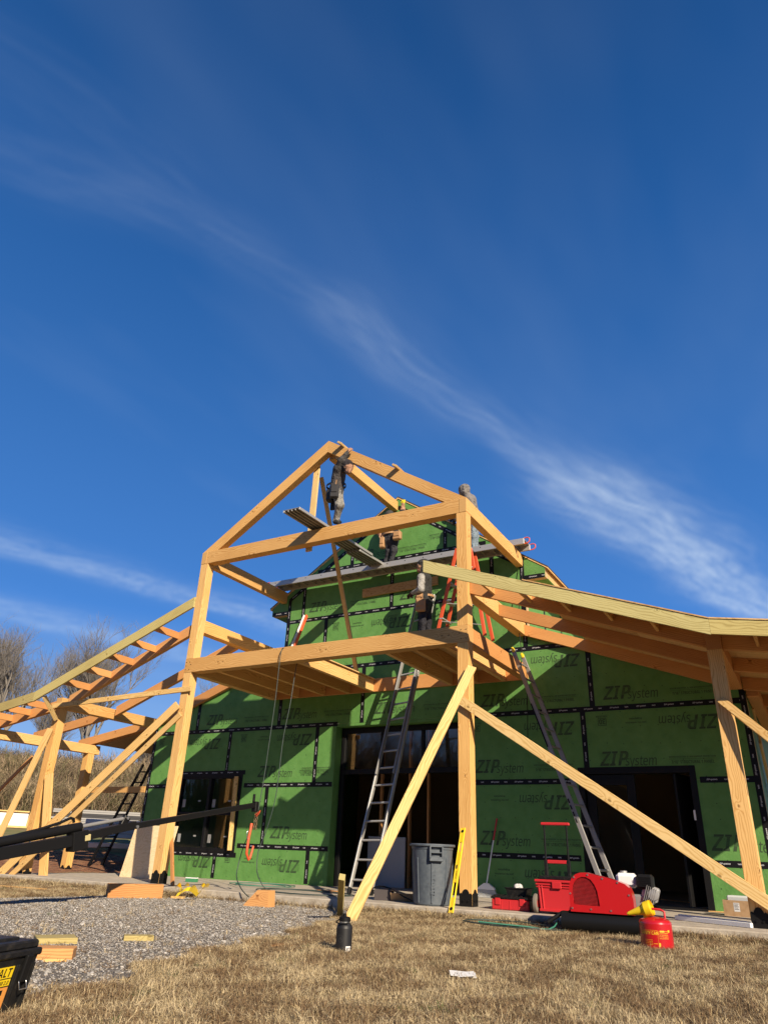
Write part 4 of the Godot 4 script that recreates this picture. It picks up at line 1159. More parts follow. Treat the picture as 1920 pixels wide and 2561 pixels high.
func build_access():
	# aluminium extension ladder in the doorway
	var fl = ay(872, 2236, 0.0); var fr = fl + Vector3(0.43, 0, 0.02)
	var tl = Vector3(-2.12, 5.55, 0.22); var tr = Vector3(-1.70, 5.62, 0.22)
	var L = ladder("extension_ladder", "aluminium extension ladder rising from the doorway through the balcony joists", fl, fr, tl, tr, 18, M.alu, M.alu)
	for q in [[fl, tl], [fr, tr]]:
		var b = MB.new()
		var d = (q[1] - q[0]); var nrm = (fr - fl).normalized().cross(d.normalized())
		var a0 = q[0] + d * 0.34 + nrm * 0.055 + (tr - tl).normalized() * (0.03 if q[0] == fl else -0.03); var a1 = q[1] + nrm * 0.055 + (tr - tl).normalized() * (0.03 if q[0] == fl else -0.03)
		b.box(Transform3D(frame_from(d, nrm), (a0 + a1) / 2), Vector3((a1 - a0).length(), 0.06, 0.026), 0.004)
		part("fly_rail", b, M.alu_dull, L)
	var cb = MB.new(); cb.tube([Vector3(-1.7, 4.2, 0.75), Vector3(-1.95, 2.4, 1.2), Vector3(-2.1, 0.9, 1.45)], 0.006, 0.006, 5); part("pull_rope", cb, M.rope, L)
	# aluminium ladder leaning on the balcony side beam
	var f2 = Vector3(2.05, 0.0, 2.2)
	var p1 = az(1530, 2215, 2.25)
	fl = ay(1546, 2240, 0.0)
	var t1 = ax(1284, 1645, 0.235); var t2 = ax(1315, 1668, 0.235)
	fl = Vector3(1.80, 0.0, 1.7); fr = Vector3(1.86, 0.0, 1.22)
	L = ladder("single_ladder", "aluminium ladder with black stickers leaning on the right end of the balcony", fl, fr, t1 + Vector3(0, 0.12, 0), t1 + Vector3(0.02, 0.12, -0.45), 13, M.alu_dull, M.alu_dull)
	var d2 = (t1 - fl).normalized()
	for k in 7:
		var c = fl.lerp(t1, 0.30 + k * 0.024 if k < 4 else 0.62 + (k - 4) * 0.06)
		var sk = MB.new(); sk.box(Transform3D(frame_from(d2, Vector3(0, 0, 1)), c + Vector3(0, 0, 0.0155) + Vector3(0.0, 0, 0)), Vector3(0.07 if k < 4 else 0.28, 0.003, 0.02))
		var so = MB.new(); so.box(Transform3D(Basis(d2, d2.cross(Vector3(0, 0, 1)).normalized() * -1, Vector3(0, 0, 1)), c + Vector3(0, 0, 0.0395)), Vector3(0.07 if k < 4 else 0.3, 0.022, 0.002))
		part("warning_sticker", so, M.black, L)
	for q in [t1, t1 + Vector3(0.02, 0, -0.45)]:
		var c = MB.new(); c.box(Transform3D(frame_from(d2, Vector3(0, 0, 1)), q + Vector3(0, 0.14, 0)), Vector3(0.1, 0.085, 0.04), 0.008); part("end_cap", c, M.yellow, L)
	# orange step ladder on the balcony
	L = thing("step_ladder", "orange fibreglass step ladder standing on the balcony beside the porch post", "ladder")
	var a = az(1142, 1372, 0.95); var b0 = az(1096, 1572, 0.75); var c0 = az(1212, 1590, 0.55); var top2 = az(1176, 1372, 0.7)
	for q in [[a, b0], [a + Vector3(0.0, 0, -0.3), b0 + Vector3(-0.04, 0, -0.42)], [top2, c0], [top2 + Vector3(-0.02, 0, -0.25), c0 + Vector3(0, 0, -0.42)]]:
		var b = MB.new(); var d = q[1] - q[0]
		b.box(Transform3D(frame_from(d, Vector3(0, 0, 1)), (q[0] + q[1]) / 2), Vector3(d.length(), 0.03, 0.07), 0.004); part("rail", b, M.orange, L)
	for k in 4:
		var t = 0.22 + k * 0.22
		var b = MB.new()
		b.box(Transform3D(Basis(), a.lerp(b0, t) + Vector3(0.02, 0, -0.18)), Vector3(0.09, 0.025, 0.33 + t * 0.08), 0.003); part("step", b, M.alu, L)
		var sp = MB.new(); sp.tube([a.lerp(b0, t + 0.03), top2.lerp(c0, t)], 0.009, 0.009, 6); part("spreader", sp, M.alu, L)
	var cp = MB.new(); cp.box(Transform3D(Basis(), (a + top2) / 2 + Vector3(0, 0.0, -0.13)), Vector3(0.24, 0.05, 0.42), 0.01); part("top_cap", cp, M.black, L)
	# folded orange ladder at the left of the balcony
	L = thing("folded_ladder", "folded orange ladder leaning on the green wall at the left of the balcony", "ladder")
	var e0 = az(735, 1622, 0.45); var e1 = az(768, 1538, 0.06)
	for o in [0.0, -0.07]:
		var b = MB.new(); var d = (e1 - e0).normalized()
		b.box(Transform3D(frame_from(d, Vector3(0, 0, 1)), (e0 + e1) / 2 + Vector3(o, 0, 0) - d * 0.16), Vector3((e1 - e0).length() + 0.3, 0.07, 0.028), 0.004); part("rail", b, M.orange if o == 0.0 else M.white, L)
	# black ladder behind on the left
	ladder("dark_ladder", "dark extension ladder leaning on the left side wall under the decked lean-to", az(222, 2166, -0.7), az(254, 2166, -1.15), az(359, 1912, -0.7), az(378, 1912, -1.15), 9, M.black, M.black)
	# aluminium catwalk along the gable, its ends on the side beams
	var W = thing("catwalk_plank", "long aluminium catwalk plank resting on both side beams along the gable", "scaffold plank")
	var b = MB.new()
	for z in [0.14, 0.50]: b.bx(Vector3(-5.98, 6.313, z - 0.02), Vector3(0.42, 6.44, z + 0.02), 0.006)
	part("side_rails", b, M.alu, W)
	b = MB.new(); b.bx(Vector3(-5.97, 6.42, 0.162), Vector3(0.41, 6.438, 0.478)); part("deck", b, M.alu_dull, W)
	for k in 26:
		b = MB.new(); b.bx(Vector3(-5.85 + k * 0.24, 6.345, 0.162), Vector3(-5.81 + k * 0.24, 6.375, 0.478)); part("cross_rung", b, M.alu_dull, W)
	for k in 14:
		b = MB.new(); b.tube([Vector3(-5.8 + k * 0.44, 6.395, 0.521), Vector3(-5.8 + k * 0.44, 6.395, 0.5225)], 0.012, 0.012, 8); part("rivet_hole", b, M.black, W)
	for q in [[0.42, 1], [-5.98, -1]]:
		for z in [0.14, 0.50]:
			b = MB.new()
			b.tube([Vector3(q[0], 6.32, z), Vector3(q[0] + q[1] * 0.07, 6.325, z), Vector3(q[0] + q[1] * 0.11, 6.36, z), Vector3(q[0] + q[1] * 0.11, 6.42, z), Vector3(q[0] + q[1] * 0.07, 6.445, z), Vector3(q[0], 6.44, z)], 0.012, 0.012, 6); part("end_loop", b, M.orange, W)
	# plank pair running from the front beam back to the catwalk
	W = thing("stage_plank", "ribbed aluminium stage plank jutting out over the top beam of the porch", "scaffold plank")
	var ribs = func(p0: Vector3, p1: Vector3, w, T):
		var d = p1 - p0
		var xf = Transform3D(frame_from(d), (p0 + p1) / 2)
		var s = MB.new(); s.box(xf * Transform3D(Basis(), Vector3(0, 0.04, 0)), Vector3(d.length(), 0.012, w)); part("deck", s, M.alu_dull, T)
		for k in 5:
			s = MB.new(); s.box(xf * Transform3D(Basis(), Vector3(0, 0.016, -w / 2 + 0.016 + k * (w - 0.032) / 4.0)), Vector3(d.length() - 0.004, 0.032, 0.028), 0.004); part("rib", s, M.alu_dull, T)
		for sgn in [-1, 1]:
			s = MB.new(); s.box(xf * Transform3D(Basis(), Vector3(0, 0.024, sgn * (w / 2 + 0.004))), Vector3(d.length(), 0.052, 0.008), 0.002); part("side_rail", s, M.alu, T)
	ribs.call(Vector3(-2.955, 6.317, 3.75), Vector3(-3.0, 6.42, 1.0), 0.36, W)
	W = thing("stage_plank", "ribbed aluminium stage plank sloping back from the first plank to the catwalk", "scaffold plank")
	ribs.call(Vector3(-3.0, 6.345, 1.5), Vector3(-3.03, 6.442, -0.0 + 0.02), 0.33, W)

# ---------------------------------------------------------------- crane boom and ropes
func build_boom():
	var X = -3.48
	var B = thing("crane_boom", "black folding crane boom reaching in from the left with chain and hook", "crane boom")
	var q = func(x, y): return ax(x * 0.2533, 1880 + y * 0.2533, X)
	var seg = func(called, a, b, w, h, m):
		var s = MB.new(); s.box(Transform3D(frame_from(b - a), (a + b) / 2), Vector3((b - a).length(), h, w), 0.008); return part(called, s, m, B)
	seg.call("lower_arm", q.call(-700, 1135), q.call(840, 855), 0.11, 0.13, M.steel_black)
	seg.call("middle_arm", q.call(800, 842), q.call(1330, 722), 0.10, 0.10, M.steel_black)
	seg.call("upper_arm", q.call(1280, 742), ax(640, 2013, X), 0.075, 0.075, M.steel_black)
	seg.call("knuckle", q.call(690, 895), q.call(840, 862), 0.15, 0.22, M.steel_black)
	var t = MB.new(); t.tube([q.call(-700, 1025), q.call(795, 742)], 0.055, 0.055, 14); part("cylinder", t, M.steel_black, B)
	t = MB.new(); t.tube([q.call(790, 743), q.call(1215, 662)], 0.024, 0.024, 12); part("piston_rod", t, M.alu_dull, B)
	seg.call("lug", q.call(1205, 735), q.call(1255, 640), 0.07, 0.1, M.steel_black)
	t = MB.new(); t.tube([q.call(1243, 655) + Vector3(0.05, 0, 0), q.call(1243, 655) - Vector3(0.05, 0, 0)], 0.02, 0.02, 10); part("pin", t, M.bolt, B)
	t = MB.new(); t.tube([q.call(1333, 742) + Vector3(0.06, 0, 0), q.call(1333, 742) - Vector3(0.06, 0, 0)], 0.022, 0.022, 10); part("pin", t, M.bolt, B)
	t = MB.new(); t.tube([q.call(-100, 900), q.call(200, 815), q.call(400, 765), q.call(600, 700), q.call(700, 655), q.call(730, 665), q.call(732, 700)], 0.018, 0.018, 8); part("hydraulic_hose", t, M.black, B)
	t = MB.new(); t.tube([q.call(265, 795), q.call(300, 830), q.call(290, 880), q.call(340, 930), q.call(378, 955)], 0.007, 0.007, 6); part("tie_wire", t, M.white, B)
	seg.call("oil_pad", q.call(800, 855), q.call(862, 843), 0.155, 0.075, std(Color(0.45, 0.38, 0.18), 0.7))
	var tip = ax(640, 2013, X)
	t = MB.new(); t.bx(tip + Vector3(-0.045, -0.11, -0.03), tip + Vector3(0.045, 0.05, 0.05), 0.008); part("tip_plate", t, M.steel_black, B)
	t = MB.new(); t.bx(tip + Vector3(-0.02, 0.04, 0.05), tip + Vector3(0.02, 0.16, 0.08), 0.006); part("tip_pin", t, M.steel_black, B)
	# chain links
	var cp = tip + Vector3(0.0, -0.11, 0.0)
	for s in [0, 1]:
		for k in 6:
			t = MB.new()
			var c = cp + Vector3(0.012 + s * 0.04, -0.02 - k * 0.044, 0.0)
			var loop = []
			for i in 11:
				var an = TAU * i / 10
				var v = Vector3(0.015 * cos(an), 0.028 * sin(an), 0)
				loop.append(c + (v if k % 2 == 0 else Vector3(0, v.y, v.x)))
			t.tube(loop, 0.005, 0.005, 5, false)
			part("chain_link", t, std(Color(0.2, 0.14, 0.08), 0.5, 0.6) if false else M.chain, B)
	t = MB.new(); t.tube([tip + Vector3(0.03, -0.15, 0.02), tip + Vector3(0.09, -0.12, 0.03), tip + Vector3(0.13, -0.09, 0.03), tip + Vector3(0.11, -0.13, 0.03), tip + Vector3(0.05, -0.175, 0.02)], 0.009, 0.009, 6); part("latch_ring", t, M.orange, B)
	# long red hook
	var hk = func(x, y): return ax(560 + x * 0.10856, 1980 + y * 0.10856, X)
	t = MB.new()
	t.tube([hk.call(640, 730), hk.call(620, 850), hk.call(575, 1050), hk.call(535, 1320), hk.call(520, 1420), hk.call(565, 1570), hk.call(600, 1530), hk.call(640, 1400), hk.call(680, 1250)], 0.024, 0.018, 8)
	part("hook", t, M.orange, B)
	t = MB.new(); t.tube([hk.call(560, 900), hk.call(530, 940), hk.call(530, 1060), hk.call(555, 1085)], 0.008, 0.008, 6); part("latch_pin", t, M.bolt, B)
	# air hoses hanging over the balcony beam
	var rp = func(pts, r, m, label, zs):
		var path = []
		for i in pts.size(): path.append(az(pts[i][0], pts[i][1], zs[mini(i, zs.size() - 1)]))
		var cv = Curve3D.new()
		for i in path.size():
			var tg = (path[mini(i + 1, path.size() - 1)] - path[maxi(i - 1, 0)]) / 6.0
			cv.add_point(path[i], -tg, tg)
		cv.bake_interval = 0.12
		var m2 = MB.new(); m2.tube(Array(cv.get_baked_points()), r, r, 6)
		solo("hanging_hose", m2, m, label, "hose")
	rp.call([[735, 1600], [718, 1618], [706, 1622], [700, 1650], [690, 1740], [676, 1840], [658, 1960], [640, 2050], [612, 2110], [597, 2160], [592, 2195], [605, 2225], [622, 2243]], 0.008, M.hose_dark, "thin hose looped over the balcony beam nearest the hook", [2.4, 2.75, 2.93, 2.94, 2.95, 2.98, 3.02, 3.1, 3.15, 3.2, 3.3, 3.5, 3.55])
	rp.call([[748, 1630], [737, 1690], [726, 1760], [708, 1850], [690, 1990], [665, 2080], [646, 2130], [643, 2180], [652, 2205], [664, 2222], [690, 2232]], 0.008, M.hose_dark, "thin hose hanging from under the balcony beam down to the slab coil", [2.6, 2.62, 2.7, 2.75, 2.8, 2.85, 2.9, 2.95, 3.0, 2.95, 2.9])
	rp.call([[1308, 1400], [1302, 1470], [1296, 1540], [1301, 1610], [1311, 1665]], 0.008, M.black, "black cord hanging from the right end of the porch side beam", [0.1, 0.15, 0.2, 0.25, 0.3])
	rp.call([[1316, 1668], [1318, 1750], [1319, 1852]], 0.007, M.black, "thin black line hanging below the top of the stickered ladder", [0.4, 0.4, 0.4])
	# hose coils on the slab and lawn
	var coil = func(called, cx, cy, n, rad, m, label, gy, sq, sd):
		var c = ay(cx, cy, gy)
		var r = RandomNumberGenerator.new(); r.seed = sd
		var path = []
		for k in n * 14:
			var an = TAU * k / 14.0
			var rr = rad * (1.0 + 0.25 * sin(k * 0.37 + sd) + 0.12 * r.randf())
			path.append(c + Vector3(cos(an) * rr * sq, 0.012 + 0.02 * absf(sin(k * 0.23)) + (0.025 if gy < 0 else 0.0), sin(an) * rr))
		var m2 = MB.new(); m2.tube(path, 0.006, 0.006, 6)
		solo(called, m2, m, label, "hose")
	coil.call("hose_coil", 650, 2216, 3, 0.5, M.hose_green, "green hose coil lying on the slab by the left wall", 0.0, 1.0, 3)
	coil.call("hose_coil", 745, 2235, 3, 0.55, M.hose_dark, "dark hose coil lying on the slab before the doorway", 0.0, 1.3, 4)
	coil.call("hose_coil", 1170, 2295, 3, 0.28, M.hose_green, "green hose coil in the grass at the foot of the level", GY, 1.0, 5)
	coil.call("hose_coil", 1300, 2325, 2, 0.35, M.hose_dark, "dark hose loop in the grass before the red tool box", GY, 1.5, 6)
	rp.call([[1195, 2305], [1260, 2312], [1320, 2318], [1370, 2325], [1385, 2318], [1395, 2302]], 0.009, M.hose_green, "green hose running through the grass to the compressor", [4.6, 4.5, 4.4, 4.3, 4.2, 4.05])
	rp.call([[925, 2225], [948, 2216], [975, 2222], [1005, 2240], [1040, 2256], [1080, 2268]], 0.009, M.black, "black power cord arching over the flattened carton", [2.8, 2.8, 2.8, 2.9, 3.0, 3.3])

# ---------------------------------------------------------------- tools and containers
func plate(b: MB, pts: Array, z0, z1, xf := Transform3D()): b.prism(PackedVector2Array(pts), z0, z1, xf)
func build_tools():
	var Zt = func(b: MB, m, called, par): return part(called, b, m, par)
	# grey bin
	var T = thing("waste_bin", "grey plastic waste bin standing on the slab beside the right porch post", "bin", Vector3(-0.32, 0, 3.08))
	var b = MB.new()
	b.lathe([Vector2(0, 0.0), Vector2(0.235, 0.0), Vector2(0.25, 0.02), Vector2(0.285, 0.60), Vector2(0.288, 0.69), Vector2(0.296, 0.70), Vector2(0.298, 0.735)], Transform3D(), 40)
	b.lathe([Vector2(0.288, 0.735), Vector2(0.27, 0.6), Vector2(0.23, 0.03), Vector2(0, 0.03)], Transform3D(), 40)
	Zt.call(b, M.bin, "body", T)
	b = MB.new(); b.lathe([Vector2(0.298, 0.733), Vector2(0.322, 0.735), Vector2(0.326, 0.75), Vector2(0.318, 0.765), Vector2(0.29, 0.765), Vector2(0.286, 0.735)], Transform3D(), 40); Zt.call(b, M.bin, "rim", T)
	for k in 8:
		var an = k * PI / 4 + 0.35
		var d = Vector3(cos(an), 0, sin(an))
		b = MB.new(); b.box(Transform3D(Basis(Vector3(-d.z, 0, d.x), Vector3(0, 1, 0.0), d), d * 0.268 + Vector3(0, 0.31, 0)) * Transform3D(Basis(Vector3.RIGHT, 0.055), Vector3.ZERO), Vector3(0.022, 0.56, 0.022), 0.008); Zt.call(b, M.bin, "rib", T)
	for an in [0.95, 0.95 + PI]:
		var d = Vector3(cos(an), 0, sin(an)); var hb = Basis(Vector3(-d.z, 0, d.x) * -1, Vector3.UP, d)
		var hn = MB.new()
		for q in [[-0.085, 0.66, 0.022, 0.17], [0.085, 0.66, 0.022, 0.17], [0, 0.575, 0.19, 0.055], [0, 0.735, 0.19, 0.022], [0, 0.655, 0.15, 0.012]]:
			hn.box(Transform3D(hb, d * 0.318 + Vector3(0, q[1], 0)), Vector3(q[2], q[3], 0.045), 0.006) if false else hn.box(Transform3D(hb, d * 0.315 + hb.x * q[0] + Vector3(0, q[1], 0)), Vector3(q[2], q[3], 0.05), 0.006)
		Zt.call(hn, M.bin, "handle", T)
	var lt = MB.new(); merge(lt, words("BRUTE", 0.06, 0.32, true), Transform3D(Basis(Vector3(0, 1, 0), Vector3(-0.9, 0, 0.44), Vector3(0.44, 0, 0.9)), Vector3(0.16, 0.14, 0.228)))
	Zt.call(lt, M.bin, "embossed_letters", T)
	# yellow spirit level against the post
	var f0 = az(1127, 2284, 3.49); var f1 = az(1158, 2071, 2.93)
	var d = f1 - f0
	T = thing("spirit_level", "long yellow spirit level leaning upright against the right porch post", "level", f0)
	var nb = frame_from(d, Vector3(1, 0, 0.25))      # x along, y across the face, z towards the camera
	if nb.z.z < 0: nb = Basis(nb.x, -nb.y, -nb.z)
	T.basis = nb
	var ln = d.length()
	var face = [[0.0, 0.09], [0.21, 0.36], [0.62, 0.70], [0.86, 1.0]]
	b = MB.new()
	b.box(Transform3D(Basis(), Vector3(ln / 2, 0.03, 0)), Vector3(ln, 0.008, 0.026), 0.002); b.box(Transform3D(Basis(), Vector3(ln / 2, -0.03, 0)), Vector3(ln, 0.008, 0.026), 0.002)
	for q in [[0.0, 0.17], [0.34, 0.70], [0.82, 1.0]]: b.box(Transform3D(Basis(), Vector3(ln * (q[0] + q[1]) / 2, 0, 0)), Vector3(ln * (q[1] - q[0]), 0.052, 0.018), 0.002)
	Zt.call(b, M.yellow, "body", T)
	for t in [0.03, 0.97]:
		b = MB.new(); b.lathe([Vector2(0.022, -0.012), Vector2(0.022, 0.012), Vector2(0.0, 0.012)], Transform3D(Basis(Vector3.RIGHT, PI / 2), Vector3(ln * (0.045 if t < 0.5 else 0.955), 0, 0)), 16); Zt.call(b, M.black, "vial", T)
	b = MB.new(); b.box(Transform3D(Basis(), Vector3(ln * 0.52, 0.012, 0)), Vector3(0.06, 0.03, 0.022), 0.004); Zt.call(b, M.black, "centre_vial", T)
	b = MB.new(); merge(b, words("STANLEY", 0.016, 0.11, true), Transform3D(Basis(Vector3(0, 0, 1), PI), Vector3(ln * 0.47, 0.008, 0.0096))); Zt.call(b, M.black, "lettering", T)
	# broom against the wall
	T = thing("broom", "white bristle broom with a red grip leaning on the green wall", "broom")
	var h0 = az(1216, 2212, 0.16); var h1 = az(1242, 2047, 0.03)
	b = MB.new(); b.tube([h0, h0.lerp(h1, 0.66)], 0.012, 0.012, 8); Zt.call(b, M.white, "handle", T)
	b = MB.new(); b.tube([h0.lerp(h1, 0.66), h1], 0.015, 0.014, 8); Zt.call(b, M.red_plastic, "grip", T)
	b = MB.new(); b.prism(PackedVector2Array([Vector2(-0.04, 0.09), Vector2(0.04, 0.09), Vector2(0.15, 0.02), Vector2(0.16, -0.01), Vector2(-0.16, -0.01), Vector2(-0.15, 0.02)]), -0.03, 0.03, Transform3D(Basis(), h0 + Vector3(0, -0.07, 0))); Zt.call(b, M.white, "head", T)
	b = MB.new()
	for k in 46:
		var x = -0.155 + 0.31 * (k % 23) / 22.0
		b.tube([h0 + Vector3(x * 0.95, -0.085, -0.02 + 0.04 * (k / 23)), Vector3(h0.x + x * 1.35, 0.004, h0.z - 0.02 + 0.06 * (k / 23))], 0.006, 0.005, 4)
	var br = Zt.call(b, std(Color(0.55, 0.56, 0.56), 0.8), "bristles", T); br.set_meta("kind", "stuff")
	# red low tool box with a black tray on it
	T = thing("tool_box", "low red tool box with black lid on the slab edge", "tool box", Vector3(0.785, 0, 2.82))
	b = MB.new(); b.box(Transform3D(Basis(), Vector3(0, 0.065, 0)), Vector3(0.52, 0.13, 0.36), 0.012); Zt.call(b, M.red_plastic, "body", T)
	b = MB.new(); b.box(Transform3D(Basis(), Vector3(0, 0.147, 0)), Vector3(0.535, 0.032, 0.375), 0.01)
	for k in 7: b.box(Transform3D(Basis(), Vector3(-0.22 + k * 0.073, 0.168, 0.06)), Vector3(0.045, 0.018, 0.2), 0.004)
	Zt.call(b, M.black_plastic, "lid", T)
	for x in [-0.17, 0.17]:
		b = MB.new(); b.box(Transform3D(Basis(), Vector3(x, 0.10, 0.187)), Vector3(0.07, 0.08, 0.014), 0.004); Zt.call(b, M.red_plastic, "latch", T)
	b = MB.new(); b.box(Transform3D(Basis(), Vector3(0.268, 0.07, 0.12)), Vector3(0.012, 0.12, 0.1), 0.004); Zt.call(b, M.black_plastic, "side_clip", T)
	for x in [-0.12, 0.0, 0.12]:
		b = MB.new(); b.box(Transform3D(Basis(), Vector3(x, 0.06, 0.1815)), Vector3(0.012, 0.11, 0.005), 0.002); Zt.call(b, M.red_plastic, "rib", T)
	T = thing("parts_tray", "black parts tray with a crumpled bag standing on the red tool box", "tray", Vector3(0.84, 0.178, 2.78))
	b = MB.new()
	b.prism(PackedVector2Array([Vector2(-0.13, 0), Vector2(0.13, 0), Vector2(0.15, 0.075), Vector2(-0.15, 0.075)]), -0.11, 0.11); b.box(Transform3D(Basis(), Vector3(0, 0.082, 0)), Vector3(0.33, 0.014, 0.25), 0.005); Zt.call(b, M.black_plastic, "tray", T)
	b = MB.new()
	for k in 5: b.lathe([Vector2(0.0, 0.0), Vector2(0.045, 0.01), Vector2(0.03, 0.04), Vector2(0, 0.05)], Transform3D(Basis.from_euler(Vector3(k * 0.7, k, 0.4)), Vector3(-0.02 + 0.025 * sin(k * 2.0), 0.09, 0.02 * cos(k * 3.0))), 7)
	Zt.call(b, std(Color(0.5, 0.5, 0.5), 0.35), "plastic_bag", T)
	# red rolling tool chest
	T = thing("rolling_tool_box", "tall red rolling tool box with a telescopic handle behind the compressor", "tool box", Vector3(1.46, 0, 2.93))
	b = MB.new(); b.prism(PackedVector2Array([Vector2(-0.22, 0.03), Vector2(0.22, 0.03), Vector2(0.25, 0.36), Vector2(-0.25, 0.36)]), -0.2, 0.2); Zt.call(b, M.red_plastic, "body", T)
	b = MB.new(); b.box(Transform3D(Basis(), Vector3(0, 0.375, 0)), Vector3(0.55, 0.03, 0.45), 0.008); b.box(Transform3D(Basis(), Vector3(0, 0.335, 0)), Vector3(0.53, 0.02, 0.43), 0.006); b.box(Transform3D(Basis(), Vector3(0, 0.305, 0)), Vector3(0.52, 0.012, 0.425), 0.004); Zt.call(b, M.red_plastic, "lid_rim", T)
	b = MB.new(); b.box(Transform3D(Basis(), Vector3(0, 0.41, -0.02)), Vector3(0.46, 0.045, 0.36), 0.012); Zt.call(b, M.black_plastic, "lid", T)
	b = MB.new(); b.box(Transform3D(Basis(), Vector3(0.02, 0.33, 0.225)), Vector3(0.12, 0.075, 0.02), 0.005); Zt.call(b, M.red_plastic, "latch", T)
	for x in [-0.205, -0.17, 0.205]:
		b = MB.new(); b.box(Transform3D(Basis(Vector3(0, 0, 1), -x * 0.4), Vector3(x * 1.03, 0.18, 0.205)), Vector3(0.016, 0.29, 0.014), 0.003); Zt.call(b, M.red_plastic, "rib", T)
	b = MB.new(); b.box(Transform3D(Basis(), Vector3(0.0, 0.045, 0.205)), Vector3(0.45, 0.03, 0.02), 0.004); Zt.call(b, M.red_plastic, "foot_rim", T)
	for x in [-0.255, 0.255]:
		b = MB.new(); b.lathe([Vector2(0.06, -0.025), Vector2(0.105, -0.025), Vector2(0.112, -0.015), Vector2(0.112, 0.015), Vector2(0.105, 0.025), Vector2(0.06, 0.025)], Transform3D(Basis(Vector3(0, 0, 1), PI / 2), Vector3(x * 1.08, 0.113, 0.16)), 24)
		var wo = Zt.call(b, std(Color(0.16, 0.14, 0.115), 0.95), "wheel", T)
		b = MB.new(); b.lathe([Vector2(0, -0.02), Vector2(0.062, -0.02), Vector2(0.062, 0.02), Vector2(0, 0.02)], Transform3D(Basis(Vector3(0, 0, 1), PI / 2), Vector3(x * 1.08, 0.113, 0.16)), 16); part("hub", b, M.red_plastic, wo)
	for x in [-0.235, 0.075]:
		b = MB.new(); b.bx(Vector3(x - 0.022, 0.42, -0.21), Vector3(x + 0.022, 0.62, -0.165), 0.004); Zt.call(b, M.black_plastic, "handle_sleeve", T)
		b = MB.new(); b.tube([Vector3(x, 0.6, -0.187), Vector3(x, 1.06, -0.187)], 0.012, 0.012, 8); Zt.call(b, M.steel_black, "handle_tube", T)
	b = MB.new(); b.box(Transform3D(Basis(), Vector3(-0.08, 1.07, -0.187)), Vector3(0.40, 0.038, 0.04), 0.01); Zt.call(b, M.red_plastic, "handle_grip", T)
	b = MB.new(); b.box(Transform3D(Basis(), Vector3(-0.08, 0.6, -0.187)), Vector3(0.27, 0.045, 0.035), 0.006); Zt.call(b, M.red_plastic, "handle_brace", T)
	build_compressor()
	build_small()

